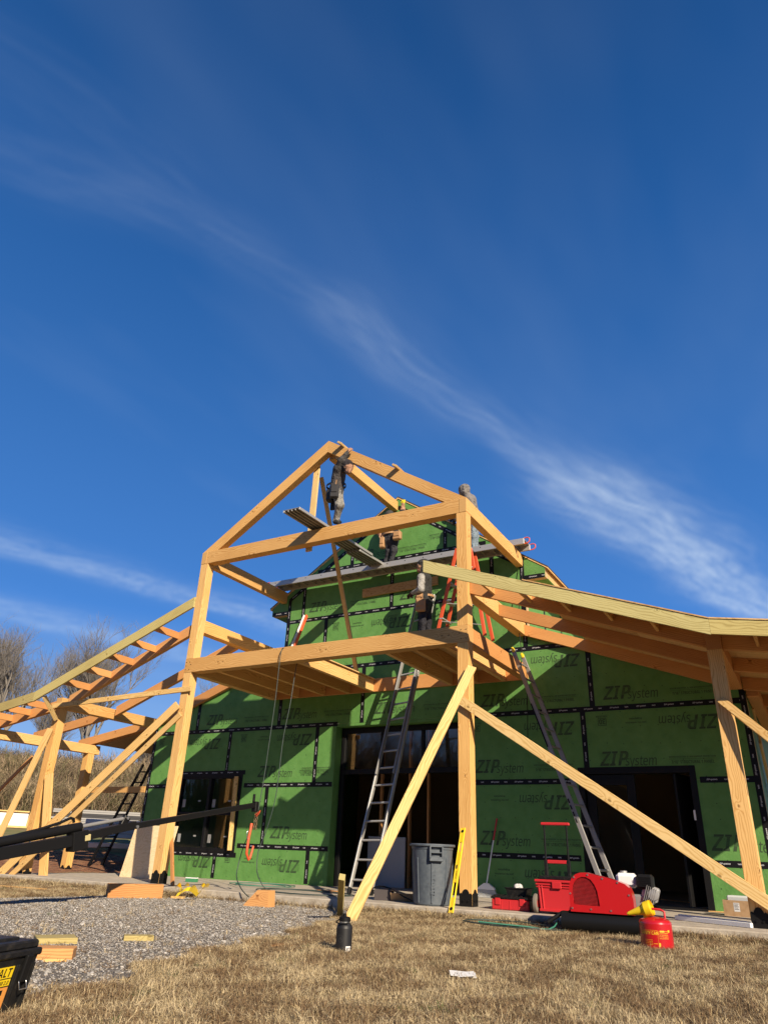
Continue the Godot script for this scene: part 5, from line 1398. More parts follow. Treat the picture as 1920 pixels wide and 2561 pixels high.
func build_compressor():
	var T = thing("air_compressor", "red petrol air compressor with belt guard standing on the lawn edge", "compressor", Vector3(2.27, GY, 4.0))
	T.rotation.y = 0.06
	var b = MB.new()
	b.tube([Vector3(-0.46, 0.12, 0.03), Vector3(-0.43, 0.12, 0.03), Vector3(0.45, 0.12, 0.03), Vector3(0.48, 0.12, 0.03)], 0.105, 0.105, 20); part("air_tank", b, M.steel_black, T)
	b = MB.new(); b.tube([Vector3(-0.4, 0.12, -0.28), Vector3(0.46, 0.12, -0.28)], 0.105, 0.105, 20); part("air_tank", b, M.steel_black, T)
	b = MB.new(); b.tube([Vector3(-0.4, 0.19, 0.02), Vector3(-0.46, 0.2, 0.05), Vector3(-0.62, 0.1, 0.1)], 0.024, 0.024, 8); part("handle", b, M.black, T)
	for x in [-0.33, 0.36]:
		b = MB.new(); b.bx(Vector3(x - 0.03, 0.0, -0.3), Vector3(x + 0.03, 0.03, 0.06), 0.004); part("foot", b, M.steel_black, T)
	b = MB.new(); b.bx(Vector3(-0.38, 0.215, -0.36), Vector3(0.50, 0.235, 0.08), 0.004); part("base_plate", b, M.steel_black, T)
	# belt guard outline from the photograph, in its own plane, with an arched mesh window
	var px = [[455, 715], [452, 520], [462, 460], [490, 410], [530, 380], [580, 366], [640, 368], [740, 395], [880, 432], [980, 465], [1040, 490], [1078, 525], [1098, 575], [1108, 640], [1112, 762]]
	var o = Vector2(782.0, 745.0); var sc = 0.355 / 345.0
	var pts = []
	for p in px: pts.append(Vector2((p[0] - o.x) * sc * 1.03, (o.y - p[1]) * sc * 1.03 + 0.235 - (p[0] - o.x) * 0.0 ))
	for i in pts.size(): pts[i].y += (pts[i].x) * 0.075
	pts[0].y = 0.225; pts[pts.size() - 1].y = 0.225
	var win = []
	for p in [[495, 665], [485, 560], [490, 500], [510, 455], [545, 425], [590, 408], [640, 412], [690, 440], [725, 490], [748, 550], [765, 690]]: win.append(Vector2((p[0] - o.x) * sc * 1.03, (o.y - p[1]) * sc * 1.03 + 0.235 + (p[0] - o.x) * sc * 0.075))
	var ring = carve_hole(PackedVector2Array(pts), PackedVector2Array(win))
	b = MB.new()
	for q in ring: b.prism(q, 0.10, 0.112)
	var g = part("belt_guard", b, M.red, T)
	b = MB.new()       # rim that gives the guard its depth
	for i in pts.size():
		var a = pts[i]; var c = pts[(i + 1) % pts.size()]
		b.quad(Vector3(a.x, a.y, 0.112), Vector3(a.x, a.y, -0.06), Vector3(c.x, c.y, -0.06), Vector3(c.x, c.y, 0.112))
	part("guard_rim", b, M.red, g)
	b = MB.new(); b.prism(PackedVector2Array(pts), -0.062, -0.058); part("guard_back", b, M.black, g)
	b = MB.new()
	var wp = PackedVector2Array(win)
	var x = -0.36
	while x < 0.0:
		for l in Geometry2D.intersect_polyline_with_polygon(PackedVector2Array([Vector2(x, 0.2), Vector2(x, 0.75)]), wp): b.tube([Vector3(l[0].x, l[0].y, 0.1), Vector3(l[l.size() - 1].x, l[l.size() - 1].y, 0.1)], 0.0016, 0.0016, 4, false)
		x += 0.013
	var y = 0.2
	while y < 0.75:
		for l in Geometry2D.intersect_polyline_with_polygon(PackedVector2Array([Vector2(-0.6, y), Vector2(0.2, y)]), wp): b.tube([Vector3(l[0].x, l[0].y, 0.098), Vector3(l[l.size() - 1].x, l[l.size() - 1].y, 0.098)], 0.0016, 0.0016, 4, false)
		y += 0.013
	part("mesh_grille", b, M.red_plastic, g)
	b = MB.new(); b.lathe([Vector2(0.03, -0.012), Vector2(0.13, -0.012), Vector2(0.135, 0.012), Vector2(0.03, 0.012)], Transform3D(Basis(Vector3.RIGHT, PI / 2), Vector3(-0.2, 0.42, 0.02)), 24); part("flywheel", b, M.black, T)
	for p in [[463, 562], [511, 409], [659, 392], [811, 432], [965, 474], [1070, 594], [475, 700], [670, 716], [874, 733]]:
		b = MB.new()
		var c = Vector2((p[0] - o.x) * sc * 1.03, (o.y - p[1]) * sc * 1.03 + 0.235 + (p[0] - o.x) * sc * 0.075)
		b.tube([Vector3(c.x, c.y, 0.112), Vector3(c.x, c.y, 0.12)], 0.011, 0.009, 8); part("guard_bolt", b, M.bolt, g)
	# engine behind the guard
	b = MB.new(); b.box(Transform3D(Basis(), Vector3(0.25, 0.56, -0.2)), Vector3(0.22, 0.15, 0.2), 0.035); part("fuel_tank", b, M.white, T)
	b = MB.new(); b.lathe([Vector2(0, 0.0), Vector2(0.04, 0.0), Vector2(0.04, 0.025), Vector2(0, 0.025)], Transform3D(Basis(), Vector3(0.22, 0.632, -0.2)), 14); part("fuel_cap", b, M.alu, T)
	b = MB.new(); b.box(Transform3D(Basis(), Vector3(0.46, 0.555, -0.14)), Vector3(0.18, 0.15, 0.17), 0.025); var mf = part("muffler", b, M.black, T)
	for k in 6:
		b = MB.new(); b.box(Transform3D(Basis(), Vector3(0.46, 0.51 + k * 0.018, -0.052)), Vector3(0.15, 0.006, 0.01)); part("muffler_slat", b, M.steel_black, mf)
	b = MB.new(); b.box(Transform3D(Basis(Vector3(0, 0, 1), -0.35), Vector3(0.50, 0.44, -0.16)), Vector3(0.17, 0.16, 0.15), 0.02); var cy = part("cylinder_block", b, M.alu, T)
	for k in 6:
		b = MB.new(); b.box(Transform3D(Basis(Vector3(0, 0, 1), -0.35), Vector3(0.46 + k * 0.018, 0.45 - k * 0.008, -0.13)), Vector3(0.006, 0.16, 0.17)); part("cooling_fin", b, M.alu_dull, cy)
	b = MB.new(); b.lathe([Vector2(0, 0), Vector2(0.06, 0), Vector2(0.055, 0.03), Vector2(0, 0.035)], Transform3D(Basis(Vector3.RIGHT, PI / 2), Vector3(0.54, 0.43, -0.08)), 16); part("rocker_cover", b, M.alu, T)
	b = MB.new(); b.box(Transform3D(Basis(), Vector3(0.34, 0.33, -0.18)), Vector3(0.22, 0.19, 0.2), 0.02); part("crankcase", b, M.alu_dull, T)
	b = MB.new(); b.tube([Vector3(0.5, 0.33, -0.1), Vector3(0.52, 0.28, -0.08), Vector3(0.5, 0.235, -0.08)], 0.008, 0.008, 6); part("spark_lead", b, M.black, T)
	b = MB.new(); b.tube([Vector3(0.42, 0.17, 0.0), Vector3(0.6, 0.16, 0.02)], 0.05, 0.04, 12); part("air_filter", b, M.black, T)
func carve_hole(outer: PackedVector2Array, hole: PackedVector2Array) -> Array:
	# split the outline along a line through the hole so that no piece encloses it
	var out = []
	var cy = 0.0
	for p in hole: cy += p.y / hole.size()
	for half in [rect(-5, -5, 5, cy), rect(-5, cy, 5, 5)]:
		for a in Geometry2D.intersect_polygons(outer, half):
			for q in Geometry2D.clip_polygons(a, hole):
				if not Geometry2D.is_polygon_clockwise(q): out.append(q)
	return out

func build_small():
	# petrol safety can with funnel
	var c = ay(1654, 2379, GY) + Vector3(-0.06, 0, -0.14)
	var T = thing("safety_can", "red metal safety can with a yellow funnel standing on the lawn", "petrol can", c)
	T.scale = Vector3.ONE * 0.93
	var b = MB.new()
	b.lathe([Vector2(0, 0), Vector2(0.158, 0), Vector2(0.163, 0.01), Vector2(0.163, 0.235), Vector2(0.16, 0.25), Vector2(0.145, 0.268), Vector2(0.1, 0.285), Vector2(0.05, 0.295), Vector2(0, 0.297)], Transform3D(), 40); part("body", b, M.red, T)
	b = MB.new(); b.tube([Vector3(0.1, 0.28, -0.02), Vector3(0.1, 0.345, -0.02), Vector3(0.06, 0.362, -0.02), Vector3(-0.02, 0.365, -0.02), Vector3(-0.05, 0.34, -0.02)], 0.012, 0.012, 8); part("handle", b, M.red_plastic, T)
	b = MB.new(); b.lathe([Vector2(0.0, 0.29), Vector2(0.03, 0.29), Vector2(0.03, 0.325), Vector2(0, 0.325)], Transform3D(Basis(), Vector3(-0.075, -0.01, 0.03)), 14); part("spout", b, M.yellow, T)
	b = MB.new()
	var fx = Transform3D(Basis(Vector3(0, 0, 1), 1.85) , Vector3(-0.02, 0.375, 0.05))
	b.lathe([Vector2(0.07, -0.02), Vector2(0.075, 0.0), Vector2(0.07, 0.06), Vector2(0.045, 0.1), Vector2(0.018, 0.24), Vector2(0.012, 0.255)], fx, 24); b.lathe([Vector2(0.01, 0.255), Vector2(0.015, 0.24), Vector2(0.04, 0.1), Vector2(0.066, 0.06), Vector2(0.07, -0.02)], fx, 24); part("funnel", b, M.yellow, T)
	var ang = atan2(eye.x - c.x, eye.z - c.z)
	var lab = func(s, h, w, a, y, called):
		var m = words(s, h, w, true)
		var o = MB.new()
		for p in m.v:
			var th = ang + a + p.x / 0.163
			o.vert(Vector3(sin(th) * 0.1642, y + p.y, cos(th) * 0.1642), Vector3(sin(th), 0, cos(th)), Vector2.ZERO)
		part(called, o, M.label_gold, T)
	lab.call("SAFETY CAN", 0.03, 0.19, -1.05, 0.14, "lettering")
	for k in 5: lab.call("CAUTION FLAMMABLE", 0.007, 0.1, 0.15, 0.17 - k * 0.016, "small_lettering")
	for k in 4: lab.call("KEEP AWAY FROM HEAT", 0.006, 0.08, -0.75, 0.09 - k * 0.014, "small_lettering")
	var lb = func(a0, a1, y0, y1, m, called):
		var o = MB.new(); var n = 6
		for k in n:
			var t0 = ang + lerpf(a0, a1, float(k) / n); var t1 = ang + lerpf(a0, a1, float(k + 1) / n)
			o.quad(Vector3(sin(t0) * 0.164, y0, cos(t0) * 0.164), Vector3(sin(t1) * 0.164, y0, cos(t1) * 0.164), Vector3(sin(t1) * 0.164, y1, cos(t1) * 0.164), Vector3(sin(t0) * 0.164, y1, cos(t0) * 0.164))
		part(called, o, m, T)
	lb.call(-0.9, 0.08, 0.178, 0.18, M.label_gold, "label_line"); lb.call(-0.9, 0.08, 0.02, 0.022, M.label_gold, "label_line"); lb.call(0.075, 0.085, 0.02, 0.18, M.label_gold, "label_line")
	lb.call(0.22, 0.5, 0.165, 0.18, M.label_gold, "label_patch"); lb.call(0.1, 0.2, 0.035, 0.07, M.label_gold, "label_patch"); lb.call(0.75, 0.9, 0.165, 0.185, M.label_gold, "label_patch")
	lb.call(-0.2, 0.02, 0.06, 0.064, M.label_gold, "warning_triangle"); 
	# black bottle
	c = ay(855, 2386, GY) + Vector3(-0.02, 0, -0.05)
	T = thing("water_bottle", "black insulated water bottle standing in the grass before the brace", "bottle", c)
	b = MB.new(); b.lathe([Vector2(0, 0), Vector2(0.06, 0), Vector2(0.065, 0.006), Vector2(0.065, 0.175), Vector2(0.062, 0.192), Vector2(0.05, 0.208), Vector2(0.043, 0.212), Vector2(0.043, 0.216)], Transform3D(), 36); part("body", b, M.bottle, T)
	b = MB.new(); b.lathe([Vector2(0.044, 0.214), Vector2(0.044, 0.222), Vector2(0.044, 0.223)], Transform3D(), 28); part("collar", b, M.bolt, T)
	b = MB.new(); b.lathe([Vector2(0.046, 0.223), Vector2(0.046, 0.25), Vector2(0.03, 0.256), Vector2(0.014, 0.257), Vector2(0.012, 0.275), Vector2(0.008, 0.28), Vector2(0, 0.28)], Transform3D(), 28); part("lid", b, M.black, T)
	b = MB.new(); b.tube([Vector3(-0.052, 0.235, 0.0), Vector3(-0.056, 0.215, 0.045), Vector3(0.0, 0.205, 0.068), Vector3(0.056, 0.215, 0.045), Vector3(0.052, 0.235, 0.0)], 0.005, 0.005, 6); part("carry_loop", b, M.black, T)
	ang = atan2(eye.x - c.x, eye.z - c.z)
	var curved = func(m: MB, a, y, called, mat, par):
		var o = MB.new()
		for p in m.v:
			var th = ang + a + p.x / 0.065
			o.vert(Vector3(sin(th) * 0.0657, y + p.y, cos(th) * 0.0657), Vector3(sin(th), 0, cos(th)), Vector2.ZERO)
		part(called, o, mat, par)
	var st = MB.new()
	for k in 6: st.quad(Vector3(k * 0.0075, 0, 0), Vector3((k + 1) * 0.0075, 0, 0), Vector3((k + 1) * 0.0075, 0.042, 0), Vector3(k * 0.0075, 0.042, 0))
	curved.call(st, 0.28, 0.012, "sticker", M.white, T)
	var rt = words("RT", 0.024, 0.034, true); for i in rt.v.size(): rt.v[i].z = 0.0
	var rr = MB.new()
	for p in rt.v:
		var th = ang + 0.36 + p.x / 0.065
		rr.vert(Vector3(sin(th) * 0.0663, 0.021 + p.y, cos(th) * 0.0663), Vector3(sin(th), 0, cos(th)), Vector2.ZERO)
	part("sticker_letters", rr, M.black, T)
	var em = MB.new()
	for k in 28:
		var a0 = TAU * k / 28; var a1 = TAU * (k + 1) / 28
		for q in [[0.027, 0.0245], [0.019, 0.0178]]:
			em.quad(Vector3(cos(a0) * q[1], sin(a0) * q[1], 0), Vector3(cos(a0) * q[0], sin(a0) * q[0], 0), Vector3(cos(a1) * q[0], sin(a1) * q[0], 0), Vector3(cos(a1) * q[1], sin(a1) * q[1], 0))
	em.quad(Vector3(-0.012, -0.01, 0), Vector3(0.012, -0.01, 0), Vector3(0.012, 0.002, 0), Vector3(-0.012, 0.002, 0)); em.tri(Vector3(-0.008, 0.002, 0), Vector3(0.008, 0.002, 0), Vector3(0, 0.012, 0))
	curved.call(em, -0.45, 0.105, "engraved_emblem", std(Color(0.075, 0.075, 0.08), 0.4, 0.5), T)
	# spray can, glove, cartons, trim lengths
	b = MB.new()
	var cc = ay(939, 2272, GY) + Vector3(0, 0.045, 0)
	b.lathe([Vector2(0, -0.1), Vector2(0.04, -0.1), Vector2(0.042, -0.095), Vector2(0.042, 0.08), Vector2(0.036, 0.092), Vector2(0.02, 0.1), Vector2(0, 0.1)], Transform3D(Basis.from_euler(Vector3(0.25, 0.3, PI / 2)), cc), 20)
	solo("metal_tin", b, M.white, "white metal tin lying on its side on the gravel", "tin")
	b = MB.new(); cc = ay(740, 2263, GY)
	for k in 5: b.tube([cc + Vector3(-0.02 + k * 0.012, 0.02, 0), cc + Vector3(-0.08 + k * 0.04, 0.025 - k * 0.003, -0.06 + 0.01 * k)], 0.016, 0.012, 6)
	b.lathe([Vector2(0, 0), Vector2(0.05, 0.0), Vector2(0.04, 0.03), Vector2(0, 0.035)], Transform3D(Basis(), cc), 9)
	solo("work_glove", b, M.black, "crumpled black work glove lying on the gravel", "glove")
	T = thing("cardboard_carton", "flattened cardboard carton with open flaps on the slab by the ladder", "carton", ay(950, 2252, 0.0) + Vector3(0, 0, -0.12))
	T.rotation.y = 0.3
	b = MB.new(); b.box(Transform3D(Basis(), Vector3(0, 0.07, 0)), Vector3(0.26, 0.14, 0.2), 0.003); part("body", b, M.carton_dark, T)
	b = MB.new(); b.box(Transform3D(Basis(Vector3(0, 0, 1), -0.25), Vector3(0.3, 0.1, 0.04)), Vector3(0.36, 0.006, 0.22)); part("flap", b, M.cardboard, T)
	b = MB.new(); b.box(Transform3D(Basis(Vector3(1, 0, 0), -1.0), Vector3(0.3, 0.05, 0.15)), Vector3(0.34, 0.006, 0.14)); part("flap", b, M.cardboard, T)
	T = thing("cardboard_carton", "open cardboard carton holding a clear tub behind the right outer post", "carton", Vector3(3.42, 0, 0.55))
	T.rotation.y = -0.2
	b = MB.new(); b.bx(Vector3(-0.27, 0, -0.15), Vector3(0.27, 0.2, -0.145)); b.bx(Vector3(-0.27, 0, 0.145), Vector3(0.27, 0.2, 0.15)); b.bx(Vector3(-0.275, 0, -0.15), Vector3(-0.27, 0.2, 0.15)); b.bx(Vector3(0.27, 0, -0.15), Vector3(0.275, 0.2, 0.15)); b.bx(Vector3(-0.27, 0.0, -0.144), Vector3(0.27, 0.006, 0.144)); part("body", b, M.cardboard, T)
	b = MB.new(); b.bx(Vector3(-0.13, 0.06, 0.151), Vector3(-0.05, 0.17, 0.1515)); part("label", b, M.white, T)
	b = MB.new()
	for k in 5: b.bx(Vector3(-0.122, 0.085 + k * 0.017, 0.152), Vector3(-0.06 - 0.012 * (k % 2), 0.091 + k * 0.017, 0.1523))
	part("label_print", b, M.black, T)
	b = MB.new(); b.box(Transform3D(Basis(), Vector3(-0.05, 0.2, 0)), Vector3(0.36, 0.12, 0.22), 0.02); part("tub", b, std(Color(0.55, 0.58, 0.58), 0.3), T)
	for k in 2:
		var a = ay(1690 + k * 8, 2301 - k * 5, 0.0); var e = ay(1880, 2322 - k * 6, 0.0)
		b = MB.new(); b.box(Transform3D(frame_from(e - a), (a + e) / 2 + Vector3(0, 0.028, 0)), Vector3((e - a).length(), 0.05 - k * 0.015, 0.05), 0.004)
		solo("metal_trim", b, M.white, ["white metal trim length lying on the slab edge by the can", "second white trim length lying behind the first on the slab"][k], "trim")
	for q in [[1500, 1900, 2262, 2290, "brown floor strip lying on the slab in front of the black door"], [1640, 1860, 2250, 2272, "second narrow floor strip lying close to the black door sill"]]:
		var a = ay(q[0], q[2], 0.0); var e = ay(q[1], q[3], 0.0)
		solo_mesh("floor_strip", timber_mesh(a + Vector3(0, 0.012, 0), e + Vector3(0, 0.012, 0), 0.06, 0.018, "ply"))
		tag(get_child(get_child_count() - 1), q[4], "strip")
	b = MB.new(); cc = ay(470, 2206, 0.0); b.box(Transform3D(Basis(Vector3.UP, 0.2), cc + Vector3(0, 0.04, -0.1)), Vector3(0.16, 0.08, 0.1), 0.004); 
	T = thing("screw_carton", "small green and white screw carton on the slab by the left post", "carton", cc)
	b = MB.new(); b.box(Transform3D(Basis(Vector3.UP, 0.2), Vector3(0, 0.04, -0.1)), Vector3(0.22, 0.08, 0.1), 0.003); part("body", b, M.carton_green, T)
	b = MB.new(); b.box(Transform3D(Basis(Vector3.UP, 0.2), Vector3(0, 0.07, -0.1)), Vector3(0.224, 0.018, 0.104), 0.002); part("band", b, M.white, T)
	# yellow ratchet strap
	T = thing("ratchet_strap", "tangled yellow ratchet strap lying on the gravel edge", "strap")
	var sp = [[425, 2235], [445, 2222], [455, 2228], [468, 2218], [476, 2232], [492, 2228], [505, 2222], [520, 2220], [500, 2232], [470, 2238], [440, 2236]]
	b = MB.new()
	for i in sp.size() - 1:
		var p0 = ay(sp[i][0], sp[i][1] + 17, GY); var p1 = ay(sp[i + 1][0], sp[i + 1][1] + 17, GY)
		for k in 4:
			var t0 = k / 4.0; var t1 = (k + 1) / 4.0
			var y0 = 0.04 + 0.1 * absf(sin((i + t0) * 1.9)); var y1 = 0.04 + 0.1 * absf(sin((i + t1) * 1.9))
			var A = p0.lerp(p1, t0) * Vector3(1, 0, 1); var B = p0.lerp(p1, t1) * Vector3(1, 0, 1)
			b.quad(A + Vector3(0.01, GY + y0, 0.03), B + Vector3(0.01, GY + y1, 0.03), B + Vector3(0, GY + y1 + 0.05, -0.02), A + Vector3(0, GY + y0 + 0.05, -0.02))
	part("webbing", b, M.yellow, T)
	var rc = ay(537, 2237, GY)
	b = MB.new(); b.box(Transform3D(Basis.from_euler(Vector3(0.2, 0.5, 0.1)), rc + Vector3(0, 0.05, 0)), Vector3(0.2, 0.05, 0.07), 0.01); part("ratchet", b, M.alu_dull, T)
	b = MB.new(); b.tube([rc + Vector3(-0.02, 0.06, 0), rc + Vector3(0.1, 0.1, 0.02), rc + Vector3(0.22, 0.03, 0.03)], 0.014, 0.012, 6); part("ratchet_lever", b, M.black, T)
	build_case()

func build_case():
	# black moulded tool case cut by the lower left edge of the picture
	var p0 = ay(54, 2538, GY)
	var p1 = ray(1418.0, 2155.0)
	var along = Vector3(-p1.x, 0, -p1.z).normalized()            # along the front face, from its far end towards the camera side
	var T = thing("tool_case", "black moulded tool case with yellow and orange labels on the gravel", "tool case", p0)
	var out = Vector3(-along.z, 0, along.x)        # outwards from the labelled face
	if out.dot(eye - p0) < 0: out = -out
	T.basis = Basis(along, Vector3.UP, along.cross(Vector3.UP))
	var zs = 1.0 if T.basis.z.dot(out) > 0 else -1.0
	var W = 0.56; var D = 0.36; var Hh = 0.24
	var b = MB.new()
	# body tapers towards the foot
	var lo = [Vector3(0.03, 0.0, -zs * 0.03), Vector3(W - 0.03, 0, -zs * 0.03), Vector3(W - 0.03, 0, -zs * (D - 0.03)), Vector3(0.03, 0, -zs * (D - 0.03))]
	var hi = [Vector3(-0.012, Hh, zs * 0.012), Vector3(W + 0.012, Hh, zs * 0.012), Vector3(W + 0.012, Hh, -zs * (D + 0.012)), Vector3(-0.012, Hh, -zs * (D + 0.012))]
	for i in 4:
		var j = (i + 1) % 4
		var nn = (lo[j] - lo[i]).cross(hi[i] - lo[i])
		var ctr = (lo[i] + lo[j] + hi[i] + hi[j]) / 4 - Vector3(W / 2, Hh / 2, -zs * D / 2)
		if nn.dot(ctr) > 0: b.quad(lo[i], lo[j], hi[j], hi[i])
		else: b.quad(lo[j], lo[i], hi[i], hi[j])
	b.quad(hi[0], hi[1], hi[2], hi[3])
	part("body", b, M.black_plastic, T)
	var lean = atan2(0.042, Hh)
	var fx = func(x, y, d): return Transform3D(Basis(Vector3(1, 0, 0), zs * lean), Vector3(x, y, zs * (-0.03 + 0.042 * y / Hh + d)))
	b = MB.new(); b.box(Transform3D(Basis(), Vector3(W / 2, Hh + 0.012, -zs * D / 2)), Vector3(W + 0.05, 0.03, D + 0.05), 0.01)
	b.box(Transform3D(Basis(), Vector3(W / 2, Hh + 0.042, -zs * D / 2)), Vector3(W + 0.02, 0.035, D + 0.02), 0.014)
	b.box(Transform3D(Basis(), Vector3(W / 2, Hh + 0.062, -zs * D / 2)), Vector3(W - 0.12, 0.02, D - 0.1), 0.008)
	var lid = part("lid", b, M.black_plastic, T)
	b = MB.new(); b.box(Transform3D(Basis(), Vector3(0.1, Hh + 0.07, -zs * (D - 0.03))), Vector3(0.12, 0.018, 0.03), 0.005); part("lid_catch", b, M.yellow, lid)
	for x in [-0.0, 0.022, 0.105, 0.118, 0.5, 0.535]:
		b = MB.new(); b.box(fx.call(x, 0.11, 0.004), Vector3(0.012, 0.2, 0.012), 0.004); part("rib", b, M.black_plastic, T)
	b = MB.new(); b.box(fx.call(0.062, 0.19, 0.012), Vector3(0.045, 0.11, 0.018), 0.006); part("latch", b, M.black, T)
	b = MB.new(); b.tube([fx.call(0.04, 0.14, 0.02).origin, fx.call(0.04, 0.11, 0.035).origin, fx.call(0.09, 0.11, 0.035).origin, fx.call(0.09, 0.14, 0.02).origin], 0.003, 0.003, 6); part("latch_wire", b, M.bolt, T)
	# labels: x grows towards the camera, so writing runs the other way along the face
	var put = func(s, h, w, x, y, m, called):
		var t = words(s, h, w, true, 0.12)
		var o = MB.new()
		var xf = fx.call(x, y, 0.0035)
		for p in t.v: o.vert(xf * Vector3(w - p.x, p.y, 0), xf.basis.z * zs, Vector2.ZERO)
		part(called, o, m, T)
	b = MB.new(); b.box(fx.call(0.235, 0.183, 0.0015), Vector3(0.21, 0.045, 0.002)); part("name_plate", b, M.yellow, T)
	b = MB.new(); b.box(fx.call(0.235, 0.143, 0.0015), Vector3(0.21, 0.026, 0.002)); part("name_plate", b, M.yellow, T)
	put.call("DEWALT", 0.034, 0.19, 0.14, 0.166, M.black, "lettering")
	put.call("TOUGHSYSTEM 2.0", 0.016, 0.19, 0.14, 0.135, M.black, "lettering")
	b = MB.new(); b.box(fx.call(0.235, 0.075, 0.0015), Vector3(0.21, 0.10, 0.002)); part("picture_label", b, M.label_orange, T)
	b = MB.new()
	for q in [[0.175, 0.105, 0.03, 0.02], [0.175, 0.07, 0.03, 0.02], [0.175, 0.045, 0.05, 0.008]]: b.box(fx.call(q[0], q[1], 0.003), Vector3(q[2], q[3], 0.001))
	part("label_drawing", b, M.black, T)
	# dried mud on the lower body
	var r = RandomNumberGenerator.new(); r.seed = 5
	b = MB.new()
	for k in 16:
		var cx = r.randf_range(0.03, 0.4); var cyy = r.randf_range(0.01, 0.11)
		var poly = PackedVector2Array()
		for i in 8: poly.append(Vector2.from_angle(TAU * i / 8) * r.randf_range(0.004, 0.014) * Vector2(0.7, 1.8))
		b.prism(poly, 0, 0.001 * zs, fx.call(cx, cyy, 0.0012))
	var mu = part("dried_mud", b, M.mud, T); mu.set_meta("kind", "stuff")

# ---------------------------------------------------------------- people: one skin meshed from smoothly joined tapered bones
func skin(dst: MB, bones: Array, cell: float, k: float):
	var lo = Vector3.ONE * 1e9; var hi = -lo
	for q in bones:
		for e in [[q[0], q[2]], [q[1], q[3]]]:
			lo = lo.min(e[0] - Vector3.ONE * (e[1] + 0.05)); hi = hi.max(e[0] + Vector3.ONE * (e[1] + 0.05))
	var n = Vector3i(((hi - lo) / cell).ceil()) + Vector3i.ONE * 2
	var tot = n.x * n.y * n.z
	var sum = PackedFloat32Array(); sum.resize(tot)
	var best = PackedFloat32Array(); best.resize(tot); best.fill(9.0)
	var who = PackedInt32Array(); who.resize(tot)
	for bi in bones.size():
		var q = bones[bi]
		var a: Vector3 = q[0]; var b: Vector3 = q[1]; var ra: float = q[2]; var rb: float = q[3]
		var m = maxf(ra, rb) + 3.0 * k + cell
		var i0 = Vector3i(((a.min(b) - Vector3.ONE * m - lo) / cell).floor()).max(Vector3i.ZERO)
		var i1 = Vector3i(((a.max(b) + Vector3.ONE * m - lo) / cell).ceil()).min(n - Vector3i.ONE)
		var ab = b - a; var l2 = maxf(ab.length_squared(), 1e-9)
		for z in range(i0.z, i1.z + 1):
			for y in range(i0.y, i1.y + 1):
				for x in range(i0.x, i1.x + 1):
					var p = lo + Vector3(x, y, z) * cell
					var t = clampf((p - a).dot(ab) / l2, 0.0, 1.0)
					var d = p.distance_to(a + ab * t) - lerpf(ra, rb, t)
					if d > 4.0 * k: continue
					var ix = (z * n.y + y) * n.x + x
					sum[ix] += exp(-d / k)
					if d < best[ix]:
						best[ix] = d; who[ix] = bi
	var f = func(ix): return -k * log(sum[ix]) if sum[ix] > 1e-12 else 4.0 * k
	var cellv = {}
	var sx = 1; var sy = n.x; var sz = n.x * n.y
	var P = PackedVector3Array(); var N = PackedVector3Array(); var C2 = PackedColorArray()
	var offs = [0, sx, sy, sx + sy, sz, sx + sz, sy + sz, sx + sy + sz]
	var edges = [[0, 1], [2, 3], [4, 5], [6, 7], [0, 2], [1, 3], [4, 6], [5, 7], [0, 4], [1, 5], [2, 6], [3, 7]]
	for z in n.z - 1:
		for y in n.y - 1:
			for x in n.x - 1:
				var ix = (z * n.y + y) * n.x + x
				var any = false
				for o in offs:
					if sum[ix + o] > 0.0: any = true; break
				if not any: continue
				var v = []
				var ins = 0
				for o in offs:
					var fv = f.call(ix + o); v.append(fv)
					if fv < 0: ins += 1
				if ins == 0 or ins == 8: continue
				var acc = Vector3.ZERO; var cnt = 0
				for e in edges:
					var va = v[e[0]]; var vb = v[e[1]]
					if (va < 0) == (vb < 0): continue
					var t = va / (va - vb)
					var pa = Vector3(e[0] & 1, (e[0] >> 1) & 1, (e[0] >> 2) & 1); var pb = Vector3(e[1] & 1, (e[1] >> 1) & 1, (e[1] >> 2) & 1)
					acc += pa.lerp(pb, t); cnt += 1
				var g = Vector3(v[1] + v[3] + v[5] + v[7] - v[0] - v[2] - v[4] - v[6], v[2] + v[3] + v[6] + v[7] - v[0] - v[1] - v[4] - v[5], v[4] + v[5] + v[6] + v[7] - v[0] - v[1] - v[2] - v[3])
				cellv[ix] = P.size()
				P.append(lo + (Vector3(x, y, z) + acc / cnt) * cell); N.append(g.normalized())
				var bw = 0
				var bd = 99.0
				for o in offs:
					if best[ix + o] < bd: bd = best[ix + o]; bw = who[ix + o]
				C2.append(bones[bw][4])
	var emit = func(a, b, c, d, flip):
		var id = [a, b, c, d]
		if flip: id.reverse()
		for t in [[0, 1, 2], [0, 2, 3]]:
			for w in t:
				dst.col = C2[id[w]]
				dst.vert(P[id[w]], N[id[w]], Vector2.ZERO)
	for ix in cellv:
		var ins = sum[ix] > 1.0
		for ax3 in [[sx, sy, sz], [sy, sz, sx], [sz, sx, sy]]:
			if (sum[ix + ax3[0]] > 1.0) == ins: continue
			var a = ix; var b = ix - ax3[1]; var c = ix - ax3[1] - ax3[2]; var d = ix - ax3[2]
			if cellv.has(a) and cellv.has(b) and cellv.has(c) and cellv.has(d): emit.call(cellv[a], cellv[b], cellv[c], cellv[d], ins)
